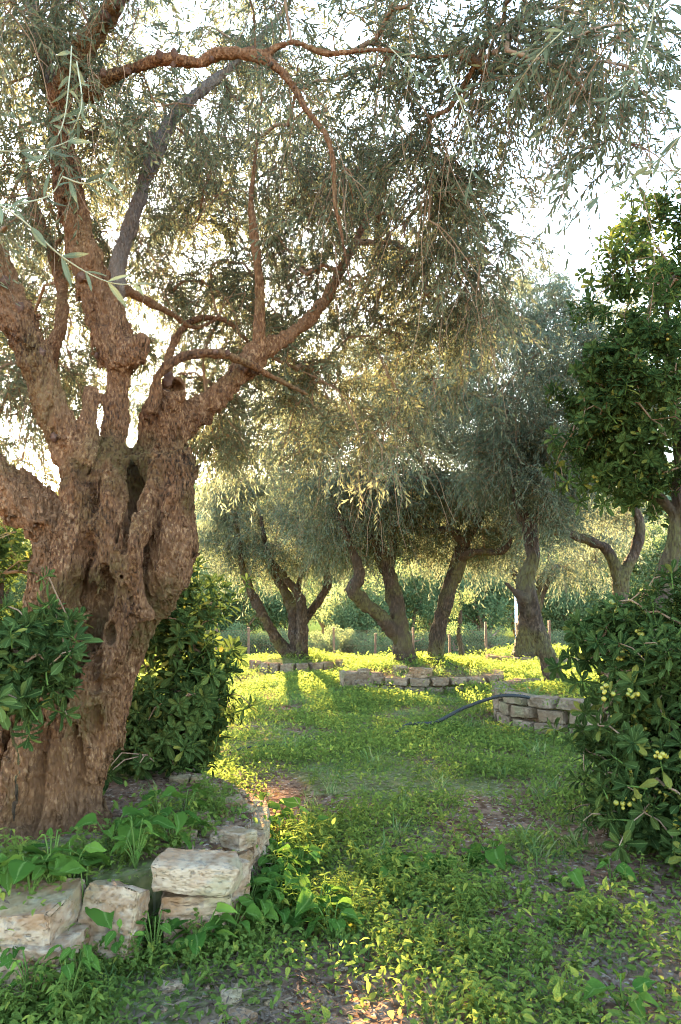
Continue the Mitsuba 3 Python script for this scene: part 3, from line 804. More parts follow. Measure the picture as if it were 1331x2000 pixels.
for pts, n in [([(-160, 250, 1.7), (-20, 292, 1.75), (90, 290, 1.8), (150, 268, 1.8)], 5), ([(-120, 470, 1.6), (20, 405, 1.65), (95, 382, 1.7), (122, 345, 1.7)], 4), ([(122, 345, 1.7), (165, 358, 1.7), (215, 345, 1.72)], 3),
               ([(-150, 330, 1.6), (20, 412, 1.6), (120, 500, 1.65), (210, 550, 1.7), (285, 555, 1.7)], 7), ([(140, 90, 2.6), (135, 160, 2.4), (120, 250, 2.3), (70, 330, 2.2)], 8), ([(150, 120, 2.4), (160, 200, 2.2), (140, 260, 2.2)], 6),
               ([(1420, 180, 1.7), (1331, 265, 1.75), (1290, 310, 1.8), (1210, 360, 1.85), (1080, 440, 1.9)], 9), ([(1290, -80, 2.2), (1270, 60, 2.2), (1235, 150, 2.2), (1180, 200, 2.2)], 12), ([(1420, 250, 1.9), (1330, 330, 1.9), (1250, 330, 1.9)], 3),
               ([(860, 110, 2.7), (900, 200, 2.6), (925, 290, 2.6), (915, 370, 2.6)], 11), ([(760, 90, 2.8), (800, 130, 2.7), (820, 160, 2.6)], 8), ([(1100, 60, 2.4), (1050, 110, 2.4), (1000, 180, 2.5)], 10)]:
    near_twig(pts, n, 0.062)


# ------------------------------------------------------------------ olives further back
def olive(label, group_, chains, crown, seed, mat='dark_bark', h=0.025, name='olive_tree', dens=0.8, leafscale=1.0, thick=0.84, clump='olive_clump', nvar=NC):
    global rng
    rng = np.random.default_rng(seed)
    t = thing(name, label, 'olive tree', group_)
    chains = [(pid, px_chain([(a, b, c_, r * thick) for a, b, c_, r in c])) for pid, c in chains]
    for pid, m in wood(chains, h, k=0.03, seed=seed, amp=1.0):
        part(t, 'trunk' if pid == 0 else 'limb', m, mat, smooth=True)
    nodes = np.vstack([catmull(np.asarray(c), 4)[len(c):, :3] for pid, c in chains])
    tg = np.vstack([blob_points(*b[:6], int(b[6] * dens), shell=0.35, sd=seed) for b in crown])
    sub = tg[rng.random(len(tg)) < 0.55]
    part(t, 'branches', twig_mesh(grow(nodes, sub, wig=0.09, step=0.35), 0.0035, 4, 1.15), 'twig_bark', smooth=True, kind='stuff')
    for k, p in enumerate(tg):
        M = rotz(rng.uniform(0, 6.28)) @ rotx(rng.normal(0, 0.25)) * rng.uniform(0.75, 1.15) * leafscale
        inst(f'{t}__crown__{k + 1:03d}', f'{clump}_{rng.integers(nvar)}', frame(M, p))
    labels[f'{t}__crown'] = {'kind': 'stuff'}
    print(t, len(tg))
    return t


d = 15.6
olive('many-stemmed olive growing from a low stone ring, nearest the left hand bush', 'olive trees standing behind the great olive',
      [(0, [(585, 1300, d, 24), (582, 1270, d, 17), (578, 1240, d, 13)]),
       (0, [(570, 1285, d, 20), (545, 1255, d, 13), (518, 1210, d - .2, 12), (490, 1155, d - .3, 11), (472, 1100, d - .5, 8), (465, 1030, d - .6, 5)]),
       (1, [(578, 1240, d + .2, 17), (572, 1190, d + .2, 15), (550, 1145, d + .3, 12), (520, 1090, d + .4, 9), (500, 1000, d + .4, 6)]),
       (2, [(592, 1285, d - .2, 16), (590, 1220, d - .25, 14), (585, 1165, d - .35, 11), (555, 1125, d - .5, 9), (525, 1085, d - .7, 7), (510, 1010, d - .8, 5)]),
       (3, [(588, 1220, d, 10), (615, 1185, d, 10), (640, 1145, d + .1, 10), (636, 1105, d + .2, 8), (650, 1040, d + .2, 5)]),
       (4, [(576, 1180, d + .3, 9), (590, 1120, d + .5, 7), (610, 1070, d + .6, 6), (600, 980, d + .6, 4)])],
      [(445, 920, d, 65, 110, .8, 40), (575, 890, d, 160, 150, 1.6, 170), (455, 1030, d, 80, 80, 1.0, 60), (560, 1030, d, 150, 80, 1.5, 150), (660, 1030, d + .5, 70, 100, .9, 70), (520, 1090, d + .5, 110, 36, 1.4, 50)], 11)
d = 13.2
olive('forked olive leaning left on the long walled bed', 'olive trees standing behind the great olive',
      [(0, [(795, 1310, d, 30), (790, 1275, d, 24), (780, 1210, d, 19), (765, 1140, d, 19), (745, 1080, d, 18), (715, 1020, d, 15), (685, 970, d, 11), (660, 900, d, 8)]),
       (1, [(783, 1250, d, 17), (750, 1210, d - .1, 17), (710, 1175, d - .2, 17), (690, 1152, d - .3, 18), (703, 1125, d - .3, 14), (692, 1085, d - .4, 10), (672, 1030, d - .5, 8), (650, 960, d - .6, 6)]),
       (2, [(762, 1120, d, 12), (770, 1060, d + .1, 9), (766, 990, d + .2, 9), (775, 920, d + .3, 7)])],
      [(700, 790, d, 210, 190, 1.6, 260), (630, 930, d - .4, 120, 120, 1.1, 90), (770, 960, d, 130, 70, 1.3, 130), (720, 1050, d + .6, 150, 50, 1.2, 80), (800, 740, d + .5, 150, 140, 1.3, 90)], 12)
olive('olive leaning right beside the forked one on the long walled bed', 'olive trees standing behind the great olive',
      [(0, [(845, 1310, d + .1, 30), (850, 1280, d + .1, 22), (862, 1215, d + .1, 19), (880, 1140, d + .1, 19), (900, 1085, d + .1, 18), (908, 1050, d + .1, 15)]),
       (1, [(905, 1060, d, 12), (880, 1035, d - .1, 9), (850, 1038, d - .2, 8), (825, 1028, d - .2, 6), (808, 1000, d - .3, 4)]),
       (2, [(905, 1085, d, 12), (935, 1078, d - .1, 9), (975, 1078, d - .2, 9), (995, 1062, d - .3, 7), (998, 1020, d - .3, 5)]),
       (3, [(908, 1055, d + .1, 13), (930, 1025, d + .2, 11), (945, 980, d + .2, 9), (960, 900, d + .2, 6)])],
      [(890, 860, d + .2, 150, 150, 1.5, 170), (830, 970, d + .3, 110, 60, 1.1, 90), (960, 980, d + .5, 80, 70, .9, 80), (900, 1050, d + .9, 130, 45, 1.0, 60)], 13)
d = 9.8
olive('rough barked olive rising from the round walled bed beside the fruiting bush', 'olive trees standing behind the great olive',
      [(0, [(1088, 1345, d, 30), (1075, 1300, d, 23), (1062, 1260, d, 22), (1042, 1210, d, 22), (1028, 1165, d, 24), (1030, 1130, d, 21), (1042, 1085, d, 19), (1030, 1030, d, 17), (1012, 980, d, 13), (1000, 900, d, 9), (990, 800, d, 6)]),
       (1, [(1025, 1170, d - .1, 16), (1005, 1155, d - .1, 8), (990, 1140, d - .1, 5)]),
       (2, [(1035, 1050, d, 11), (1060, 980, d + .2, 8), (1075, 900, d + .3, 6)])],
      [(1010, 720, d, 160, 190, 1.3, 300), (1000, 920, d + .2, 120, 90, 1.0, 100), (1090, 880, d + .2, 70, 110, .8, 60), (1060, 1010, d + 1.0, 60, 50, .7, 24)], 14, h=0.025, leafscale=0.85)
d = 11.5
olive('olive forking wide above the fruiting bush at the right', 'olive trees standing behind the great olive',
      [(0, [(1212, 1330, d, 30), (1212, 1200, d, 26), (1213, 1130, d, 24)]),
       (1, [(1210, 1130, d, 18), (1190, 1078, d, 16), (1150, 1055, d, 14), (1110, 1040, d - .1, 13), (1080, 1000, d - .2, 12), (1060, 950, d - .2, 9), (1050, 880, d - .2, 6)]),
       (2, [(1220, 1125, d, 18), (1240, 1080, d, 16), (1252, 1030, d, 14), (1240, 985, d, 12), (1230, 900, d, 8), (1240, 780, d, 6)])],
      [(1130, 790, d + .3, 140, 170, 1.3, 150), (1220, 700, d + .3, 130, 200, 1.3, 130), (1100, 950, d + .8, 90, 90, .8, 60), (1190, 990, d + 1.5, 80, 50, .8, 24)], 15, h=0.025, thick=0.68)
d = 17.4
olive('stout far olive inside the low stone ring before the fence', 'olive trees standing behind the great olive',
      [(0, [(1032, 1290, d, 40), (1030, 1260, d, 30), (1035, 1220, d, 27), (1040, 1180, d, 24), (1060, 1140, d, 18), (1090, 1110, d, 12)]),
       (1, [(1038, 1190, d, 15), (1020, 1150, d, 11), (1000, 1110, d, 8)])],
      [(1060, 1050, d, 130, 90, 1.6, 110), (960, 1060, d + .8, 80, 50, 1.2, 45), (1150, 1070, d + .5, 80, 80, 1.2, 40)], 16, h=0.04)
# young sapling by the fence
rng = np.random.default_rng(17)
d = 16.6
sap = thing('sapling', 'slim young tree with a single straight stem before the fence', 'sapling')
for pid, m in wood([(0, px_chain([(903, 1292, d, 8), (901, 1262, d, 5.5), (897, 1235, d, 5), (900, 1200, d, 3.5), (898, 1160, d, 2.5)]))], 0.02, seed=5):
    part(sap, 'trunk', m, 'dark_bark', smooth=True)
for k, p in enumerate(blob_points(898, 1195, d, 36, 46, .35, 14)):
    inst(f'{sap}__crown__{k + 1:03d}', f'bush_clump_{rng.integers(4)}', frame(np.eye(3) * 0.4, p))
labels[f'{sap}__crown'] = {'kind': 'stuff'}

# ------------------------------------------------------------------ glossy-leaved bushes
def glossy(name, label, cat, group_, blobs, stems, seed, n_parts=300, fruit=0, scale=1.0, fruit_box=None):
    global rng
    rng = np.random.default_rng(seed)
    t = thing(name, label, cat, group_)
    if stems:
        for pid, m in wood([(p, px_chain(c)) for p, c in stems], 0.02, k=0.03, seed=seed):
            part(t, 'trunk' if pid == 0 else 'limb', m, 'dark_bark', smooth=True)
    P, N = [], []
    for cx, cy, d, rx, ry, rd, n in blobs:
        c = at(cx, cy, d)
        m = max(6, int(n) // 9)
        cq = rand_dir(m)
        cr = np.clip(rng.normal(0.88, 0.17, m), 0.4, 1.3)
        w = rng.integers(m, size=int(n * 0.8))
        q = cq[w]
        pp = c + q * cr[w][:, None] * [rx * d / F, rd, ry * d / F] + rng.normal(0, 0.085 * scale, (len(w), 3))
        P.append(pp); N.append(q + rng.normal(0, 0.25, q.shape))
    P, N = np.vstack(P), np.vstack(N)
    g = surf(P[:, 0], P[:, 1])
    keep = P[:, 2] > g + 0.05
    P, N = P[keep], N[keep]
    # thin inner branches
    nodes = np.vstack([catmull(np.asarray(px_chain(c)), 4)[:, :3] for _, c in stems])
    part(t, 'branches', twig_mesh(grow(nodes, P[rng.random(len(P)) < 0.35], wig=0.05), 0.0, 4, 0.9), 'twig_bark', smooth=True, kind='stuff')
    order = np.argsort(np.linalg.norm(P - [0, 0, EYE], axis=1))
    for n, k in enumerate(order):
        ax = N[k] * 0.8 + [0, 0, 0.55] + rng.normal(0, 0.3, 3)
        ax /= np.linalg.norm(ax)
        x = np.cross([0.3, 0.5, 0.2], ax); x /= np.linalg.norm(x)
        M = np.stack([x, np.cross(ax, x), ax], 1) @ rotz(rng.uniform(0, 6.28)) * scale * rng.uniform(0.6, 1.2)
        key = partkey(t, 'leaf_rosette') if n < n_parts else f'{t}__foliage__{n:04d}'
        inst(key, f'rosette_{rng.integers(NR)}', frame(M, P[k]))
    if len(order) > n_parts: labels[f'{t}__foliage'] = {'kind': 'stuff'}
    if fruit:
        near = [k for k in order if N[k][1] < 0.2][:len(order) // 2]
        for k in rng.permutation(near)[:fruit]:
            ax = N[k] + [0, -0.6, 0.4]; ax /= np.linalg.norm(ax)
            mb = MB()
            for q in range(rng.integers(3, 8)):
                s = trimesh.creation.icosphere(1, radius=0.011 * rng.uniform(0.7, 1.2) * scale)
                mb.add(s.vertices + P[k] + ax * 0.05 + rng.normal(0, 0.016 * scale, 3), s.faces)
            part(t, 'fruit_cluster', mb.mesh()[0], 'fruit_skin', smooth=True)
    print(t, len(order))
    return t


GG = None
glossy('glossy_bush', 'dark glossy bush growing in front of the great trunk at the left edge', 'bush', GG,
       [(5, 1285, 3.35, 85, 80, .26, 80), (55, 1255, 3.3, 58, 60, .18, 40), (-130, 1300, 3.3, 120, 150, .35, 60), (80, 1325, 3.35, 52, 42, .15, 30)],
       [(0, [(20, 1640, 3.6, 6), (35, 1500, 3.5, 5), (20, 1420, 3.45, 5), (0, 1330, 3.4, 4)])], 21, scale=0.95)
glossy('glossy_bush', 'tall dark bush half hidden behind the great trunk at the left edge', 'bush', GG,
       [(10, 1140, 6.3, 75, 150, .6, 160), (-90, 1200, 6.3, 130, 220, .6, 170), (0, 1300, 6.2, 100, 130, .6, 60)],
       [(0, [(0, 1560, 6.3, 10), (-5, 1400, 6.3, 9), (0, 1250, 6.3, 7), (5, 1120, 6.3, 4)])], 22)
glossy('glossy_bush', 'rounded sunlit bush between the great trunk and the lawn', 'bush', GG,
       [(315, 1330, 5.7, 105, 140, .5, 300), (280, 1450, 5.6, 100, 90, .45, 160), (370, 1400, 5.8, 60, 120, .4, 140), (335, 1215, 5.9, 75, 65, .35, 80), (385, 1290, 5.8, 45, 90, .3, 60), (250, 1500, 5.3, 70, 50, .3, 60)],
       [(0, [(330, 1590, 5.7, 12), (325, 1480, 5.7, 10), (335, 1380, 5.7, 8), (350, 1250, 5.75, 5)]), (1, [(325, 1480, 5.7, 8), (390, 1400, 5.6, 5)])], 23, scale=1.25)
glossy('fruiting_bush', 'wide dark bush with clusters of yellow fruit at the right edge', 'bush', GG,
       [(1375, 1420, 4.9, 190, 230, .75, 560), (1290, 1280, 5.1, 130, 110, .55, 260), (1400, 1290, 4.8, 180, 140, .6, 180), (1300, 1530, 4.9, 100, 110, .45, 170), (1375, 1600, 4.5, 130, 110, .5, 180), (1200, 1225, 5.4, 80, 55, .3, 70)],
       [(0, [(1350, 1740, 5.0, 16), (1340, 1600, 5.0, 13), (1320, 1450, 5.0, 10), (1310, 1300, 5.0, 7)]), (1, [(1330, 1550, 5.0, 9), (1230, 1420, 5.0, 6), (1190, 1320, 5.1, 4)])], 24, fruit=60, scale=1.2)
glossy('broadleaf_tree', 'dense dark-leaved tree rising out of frame at the right edge', 'tree', GG,
       [(1300, 700, 7.2, 150, 210, 1.0, 430), (1290, 500, 7.2, 110, 120, .8, 210), (1230, 830, 7.1, 120, 150, .8, 330), (1400, 640, 7.2, 150, 250, 1.0, 200), (1290, 930, 7.2, 100, 70, .8, 130), (1175, 730, 7.1, 70, 110, .5, 150), (1200, 880, 7.1, 80, 70, .5, 120)],
       [(0, [(1275, 1560, 7.3, 22), (1285, 1300, 7.3, 20), (1298, 1150, 7.3, 18), (1318, 1060, 7.3, 17), (1330, 960, 7.3, 15), (1325, 850, 7.3, 11), (1310, 720, 7.3, 8), (1300, 560, 7.3, 5)]),
        (1, [(1320, 1010, 7.3, 12), (1265, 930, 7.2, 8), (1220, 830, 7.1, 5)])], 25, fruit=12, scale=1.15)

# ------------------------------------------------------------------ walls of the beds, stone by stone
def stone_mesh(size, seed, sub=3, rnd=0.18, amp=0.06):
    """a broken block: the hull of points pulled in unevenly from the edges of a box, its faces split finer and roughened"""
    r_ = np.random.default_rng(seed)
    size = np.asarray(size, float)
    cr = r_.uniform(-0.20, 0.04, (8, 3)) * [1, 1, 0.9]
    pts = []
    cs = np.array([[x, y, z] for x in (-1, 1) for y in (-1, 1) for z in (-1, 1)], float)
    cs2 = cs + cr * np.sign(cs)
    for a in range(8):
        for b in range(a + 1, 8):
            if np.abs(cs[a] - cs[b]).sum() != 2: continue
            ax = int(np.argmax(np.abs(cs[a] - cs[b])))
            for t in (0.06, r_.uniform(0.25, 0.45), r_.uniform(0.55, 0.75), 0.94):
                p = cs2[a] * (1 - t) + cs2[b] * t
                q = -np.sign(cs[a]) * np.abs(r_.normal(0.02, 0.06 + rnd * 0.15, 3))
                q[ax] = 0
                pts.append(p + q)
    h = trimesh.convex.convex_hull(np.array(pts) * size / 2)
    h.merge_vertices()
    m = h.subdivide_to_size(float(max(size)) / (3.2 * sub), max_iter=12)
    m.merge_vertices()
    v = m.vertices
    n = m.vertex_normals
    sc = float(np.mean(size))
    o = r_.uniform(0, 100, 3)
    d = (meshkit.fbm(v * [1, 1, 1.8] / sc * 3.2 + o, 4) - 0.5) * 1.3 + 0.8 * (0.25 - np.abs(meshkit.noise(v / sc * [3, 3, 8] + o) - 0.5))
    return trimesh.Trimesh(v + n * (amp * sc * d)[:, None], m.faces, process=False)


def put_stone(parent, mesh, pos, yaw, bsdf, tilt=(0, 0), name='stone', label=None):
    m = mesh.copy()
    M = np.eye(4); M[:3, :3] = rotz(yaw) @ rotx(tilt[0]) @ roty(tilt[1]); M[:3, 3] = pos
    m.apply_transform(M)
    return part(parent, name, m, bsdf, smooth=28, label=label)


def px_stone(parent, x0, x1, y0, y1, d, dep, yaw, bsdf, seed, sub=4, tilt=(0, 0), label=None, top=None):
    """a stone whose front face fills the pixel box x0..x1, y0..y1 at distance d"""
    c = at((x0 + x1) / 2, (y0 + y1) / 2, d)
    w, h = (x1 - x0) * d / F, (y1 - y0) * d / F
    dirv = rotz(yaw) @ np.array([0, 1, 0])
    return put_stone(parent, stone_mesh((w, dep, h), seed, sub, amp=0.09), c + dirv * dep / 2, yaw, bsdf, tilt, label=label)


w0 = thing('stone_edging', 'broken edging of big pale limestone blocks round the great olive', 'stone wall')
px_stone(w0, -110, 108, 1786, 1854, 3.13, 0.34, -0.16, 'lime_stone', 1, tilt=(0.10, -0.06), label='long pale slab at the left edge')
px_stone(w0, -60, 118, 1854, 1892, 3.10, 0.3, -0.25, 'lime_stone', 2)
px_stone(w0, -90, 62, 1888, 1947, 3.06, 0.3, -0.25, 'lime_stone', 3)
px_stone(w0, 52, 110, 1911, 1957, 3.02, 0.18, -0.2, 'lime_stone', 4)
px_stone(w0, 146, 262, 1744, 1870, 3.30, 0.17, -0.18, 'lime_stone', 5, tilt=(-0.22, 0.05), label='upright leaning block with ivy green weeds before it')
px_stone(w0, 288, 466, 1692, 1748, 3.40, 0.22, -0.02, 'lime_stone', 6, tilt=(0.06, 0.03), label='flat topped block crowning the broken corner')
px_stone(w0, 306, 452, 1757, 1802, 3.46, 0.30, 0.10, 'lime_stone', 7)
px_stone(w0, 318, 440, 1802, 1862, 3.46, 0.28, 0.06, 'lime_stone', 8)
px_stone(w0, 455, 498, 1691, 1754, 3.66, 0.2, 0.75, 'lime_stone', 9)
px_stone(w0, 440, 486, 1754, 1812, 3.62, 0.2, 0.7, 'lime_stone', 10)
px_stone(w0, 462, 512, 1628, 1660, 3.95, 0.16, 0.9, 'lime_stone', 11)
# the rubble edge that curves back behind the corner
r_ = np.random.default_rng(5)
cx, cy = BEDS[0][:2]
for lay, (zz, hh) in enumerate(((0.05, 0.15), (0.18, 0.12))):
    a = -0.62
    while a < 1.6:
        w = r_.uniform(0.14, 0.28)
        aa = a + w / 2 / 1.3
        if not (lay == 2 and a < -0.45):
            m = stone_mesh((r_.uniform(0.18, 0.26), w, hh * r_.uniform(0.85, 1.15)), int(r_.integers(1e6)), 3, amp=0.12)
            put_stone(w0, m, [cx + 1.26 * math.cos(aa), cy + 1.26 * math.sin(aa), zz], aa, 'lime_stone', (r_.normal(0, .06), r_.normal(0, .06)))
        a += w / 1.3 + 0.008
for k in range(26):   # small rubble on top of the edge
    aa = r_.uniform(-0.45, 0.9); rr_ = r_.uniform(1.0, 1.25)
    s = r_.uniform(0.035, 0.10)
    put_stone(w0, stone_mesh((s * 1.5, s * 1.2, s * 0.6), int(r_.integers(1e6)), 2, amp=0.15), [cx + rr_ * math.cos(aa), cy + rr_ * math.sin(aa), surf(cx + rr_ * math.cos(aa), cy + rr_ * math.sin(aa)) + 0.012], r_.uniform(0, 6), 'lime_stone')
for aa in np.arange(-2.9, -2.2, 0.2):  # on to the left, outside the picture
    put_stone(w0, stone_mesh((0.26, 0.26, 0.32), int(r_.integers(1e6)), 2), [cx + 1.28 * math.cos(aa), cy + 1.28 * math.sin(aa), 0.15], aa, 'lime_stone')


def ring_wall(label, bed, courses, a0, a1, ch_, wl, bsdf, seed, depth=0.2, drop=None, sub=2, gap=0.007):
    r_ = np.random.default_rng(seed)
    t = thing('stone_bed_wall', label, 'stone wall')
    bx, by, br = BEDS[bed][:3]
    R = br + 0.02
    for c in range(courses):
        a = a0 + r_.uniform(0, 0.1)
        z = gz(bx, by - R) + (c + 0.5) * ch_ - 0.02
        while a < a1:
            w = r_.uniform(*wl)
            aa = a + w / 2 / R
            if drop is None or not drop(c, aa):
                m = stone_mesh((depth * r_.uniform(0.9, 1.1), w - gap, ch_ * r_.uniform(0.93, 1.0) - gap), int(r_.integers(1e6)), sub, amp=0.05)
                put_stone(t, m, [bx + (R + r_.normal(0, .008)) * math.cos(aa), by + (R + r_.normal(0, .008)) * math.sin(aa), z + r_.normal(0, .004)], aa, bsdf, (r_.normal(0, .025), r_.normal(0, .03)))
            a += w / R
    return t


ring_wall('curved three course dry stone wall beside the fruiting bush', 1, 3, -4.3, 0.4, 0.135, (0.2, 0.42), 'grey_stone', 31, sub=3)
ring_wall('long low block wall round the pair of leaning olives', 2, 2, -2.75, 0.0, 0.125, (0.24, 0.48), 'grey_stone', 32, drop=lambda c, a: a < -2.35)
ring_wall('low ring of rough stones under the many stemmed olive', 3, 1, -3.3, 0.2, 0.22, (0.16, 0.32), 'grey_stone', 33, drop=lambda c, a: math.sin(a * 9) > 0.75)
ring_wall('low far stone ring round the stout olive by the fence', 4, 1, -3.3, 0.3, 0.17, (0.22, 0.4), 'grey_stone', 34)


def rock(label, px, py, d, w, h, dep, bsdf, seed, group_=None, z=None, name='loose_stone'):
    t = numbered(name)
    m = stone_mesh((w, dep, h), seed, 3, rnd=0.4, amp=0.14)
    M = np.eye(4); M[:3, :3] = rotz(np.random.default_rng(seed).uniform(-0.6, 0.6)); M[:3, 3] = at(px, py, d)
    if z is not None: M[2, 3] = z
    m.apply_transform(M)
    scene[t] = mikit.ply(m, bsdf, smooth=35)
    labels[t] = {'label': label, 'category': 'stone'}
    if group_: labels[t]['group'] = group_
    return t


rock('squarish pale stone sitting on the middle of the long block wall', 822, 1314, 12.2, .29, .16, .25, 'lime_stone', 41)
rock('smaller stone leaning on grass behind the long block wall', 783, 1311, 12.5, .2, .18, .2, 'grey_stone', 42)
rock('little white stone between the two others on the long wall', 800, 1322, 12.15, .15, .09, .15, 'lime_stone', 43)
for k, (px, py, s, o_) in enumerate([(684, 1325, .3, 'largest and leftmost'), (705, 1322, .2, 'second from the left'), (712, 1315, .18, 'topmost'), (733, 1324, .24, 'rightmost'), (722, 1335, .16, 'smallest'), (697, 1338, .2, 'lowest')]):
    rock(o_ + ' tumbled grey block in the fallen left end of the long wall', px, py, 12.35 - 0.1 * (py > 1330), s, s * .75, s, 'grey_stone', 50 + k, 'tumbled blocks at the left end of the long wall')


def ground_at(px, py):
    r = ray(px, py)
    Y = EYE / -r[2]
    return r[0] * Y, Y


def gstone(label, px, py, w, h, dep, bsdf, seed, group_=None):
    x, y = ground_at(px, py)
    t = rock(label, px, py, y, w, h, dep, bsdf, seed, group_, z=float(surf(x, y)) + h * 0.05)


gstone('flat white stone lying alone in the lawn', 628, 1463, .2, .05, .12, 'lime_stone', 61)
gstone('small grey stone in the lawn beyond the fallen twigs', 490, 1423, .18, .04, .14, 'grey_stone', 62)
gstone('pale rounded stone on bare soil below the edging', 452, 1950, .085, .055, .07, 'lime_stone', 63)
gstone('flat pale stone half buried at the bottom of the broken edging', 333, 1932, .10, .04, .06, 'lime_stone', 64)
gstone('flat pinkish stone near the bottom edge of the soil patch', 468, 1978, .12, .035, .08, 'lime_stone', 65)
gstone('pale stone among bright weeds near the lower right', 1082, 1898, .06, .045, .05, 'lime_stone', 66)
gstone('small pale stone on the soil just left of the bright weeds', 402, 1910, .05, .04, .05, 'lime_stone', 67)
gstone('narrow pale stone near the bottom centre', 640, 1950, .05, .035, .04, 'lime_stone', 68)
r_ = np.random.default_rng(70)
mb = MB()
for k in range(900):
    px, py = r_.uniform(150, 1331), 1480 + 520 * r_.random()
    if k < 380: px, py = r_.normal(480, 120), r_.uniform(1850, 2040)
    x, y = ground_at(px, py)
    s = 0.003 + 0.013 * r_.random() ** 3
    m = trimesh.creation.icosphere(1, radius=s)
    v = m.vertices * [1.3, 1, 0.6] * (1 + 0.5 * (meshkit.noise(m.vertices / s * 1.5 + k) - 0.5))[:, None]
    mb.add(v @ rotz(r_.uniform(0, 6)).T + [x, y, float(surf(x, y)) + s * 0.2], m.faces)
scene['pebbles'] = mikit.ply(mb.mesh()[0], 'lime_stone', smooth=True)
labels['pebbles'] = {'kind': 'stuff', 'label': 'pebbles and grit scattered on the bare soil', 'category': 'pebbles'}

# ------------------------------------------------------------------ wire fence, hoses
FY = 21.5
fence = thing('wire_fence', 'rusty wire netting fence on thin iron posts behind the olives', 'fence')
fp = [(350, 1290, 1222), (420, 1290, 1218), (486, 1288, 1225), (653, 1285, 1225), (733, 1284, 1237), (808, 1284, 1226), (880, 1283, 1232), (951, 1282, 1215), (1012, 1281, 1216), (1075, 1281, 1212), (1140, 1281, 1210), (1210, 1281, 1210)]
fp = [(180, 1292, 1222), (265, 1291, 1222)] + fp
pos = []
for k, (px, yb, yt) in enumerate(fp):
    b = at(px, 1284, FY); zb = float(gz(b[0], FY)); zt = at(px, yt, FY)[2]
    pos.append((b[0], zb, zt))
    m = trimesh.creation.box((0.06, 0.06, zt - zb + 0.25))
    m.apply_translation([b[0], FY, (zt + zb - 0.25) / 2])
    m.apply_transform(trimesh.transformations.rotation_matrix(np.random.default_rng(k).normal(0, 0.02), [0, 1, 0], [b[0], FY, zb]))
    part(fence, 'post', m, 'rusty_iron')
mb = MB()
x0, x1 = pos[0][0], pos[-1][0]
Hn = 0.78
zb = -0.33
for s in (1, -1):
    for xa in np.arange(x0 - Hn, x1 + Hn, 0.085):
        A, B = np.array([xa, FY - 0.03, zb]), np.array([xa + s * Hn, FY - 0.03 + 0.004 * s, zb + Hn])
        if min(A[0], B[0]) < x0 or max(A[0], B[0]) > x1: continue
        mb.add(*tube(np.array([A, B]), [0.0028, 0.0028], 3))
for z in (zb + 0.02, zb + Hn / 2, zb + Hn):
    mb.add(*tube(np.array([[x0, FY - 0.03, z], [x1, FY - 0.03, z]]), [0.004, 0.004], 3))
part(fence, 'netting', mb.mesh()[0], 'wire', kind='stuff')
wp = thing('white_post', 'short white post glimpsed behind the rough barked olive', 'post')
m = trimesh.creation.cylinder(0.05, 1.6, sections=16); m.apply_translation(at(1008, 1165, 26.0) - [0, 0, .8]); part(wp, 'shaft', m, 'white_paint', smooth=40)
m = trimesh.creation.cone(0.06, 0.07, sections=16); m.apply_translation(at(1008, 1165, 26.0)); part(wp, 'cap', m, 'white_paint')


def hose(label, pts, r):
    t = numbered('irrigation_pipe')
    V, Fc = tube(catmull(np.array(pts), 10), np.full((len(pts) - 1) * 10 + 1, r), 10)
    scene[t] = mikit.ply(trimesh.Trimesh(V, Fc, process=False), 'black_rubber', smooth=40)
    labels[t] = {'label': label, 'category': 'pipe'}


gx, gy = ground_at(800, 1430)
gx2, gy2 = ground_at(770, 1438)
hose('thick black pipe rising from the lawn over the curved stone wall', [[gx2, gy2, 0.02], [gx, gy, 0.08], at(850, 1411, 8.72), at(900, 1386, 8.75), at(950, 1367, 8.7), at(985, 1359, 8.6), at(1030, 1362, 8.6), at(1060, 1376, 8.75), at(1085, 1382, 9.0)], 0.018)
hose('thin black pipe running down the grass from the leaning olive', [at(845, 1288, 13.0), at(870, 1293, 12.9), at(900, 1305, 12.7), at(925, 1317, 12.5)], 0.016)
pts = [ground_at(*p) for p in ((420, 1478), (470, 1463), (530, 1456), (600, 1452), (660, 1458))]
hose('thin black pipe lying half hidden in the lawn grass', [[x, y, float(gz(x, y)) + 0.015] for x, y in pts], 0.009)

# ------------------------------------------------------------------ ground cover
rng = np.random.default_rng(91)


def sample_ground(n, ymin, ymax, wide=0.52, pow_=1.0):
    y = ymin + (ymax - ymin) * rng.random(n) ** pow_
    x = rng.uniform(-1, 1, n) * (wide * y + 0.5)
    return x, y


def outside_walls(x, y, tol=0.16):
    ok = np.ones(len(x), bool)
    for bx, by, br, *_ in BEDS:
        r = np.hypot(x - bx, y - by)
        ok &= np.abs(r - br - (0.2 if by > 15 else 0.02)) > tol + (0.2 if by > 15 else 0)
    for px_, py_, rr_ in ((-1.5, 4.4, 0.0),):
        pass
    return ok


def trunk_free(x, y):
    c = at(70, 1600, 4.45)
    return (np.hypot(x - c[0], y - c[1]) > 0.62) & (np.hypot(x - c[0] - 0.15, y - c[1] + 0.5) > 0.34)


def pn(x, y, s, seed=0):
    return meshkit.noise(np.stack([x * s, y * s, 0 * x], -1), seed)


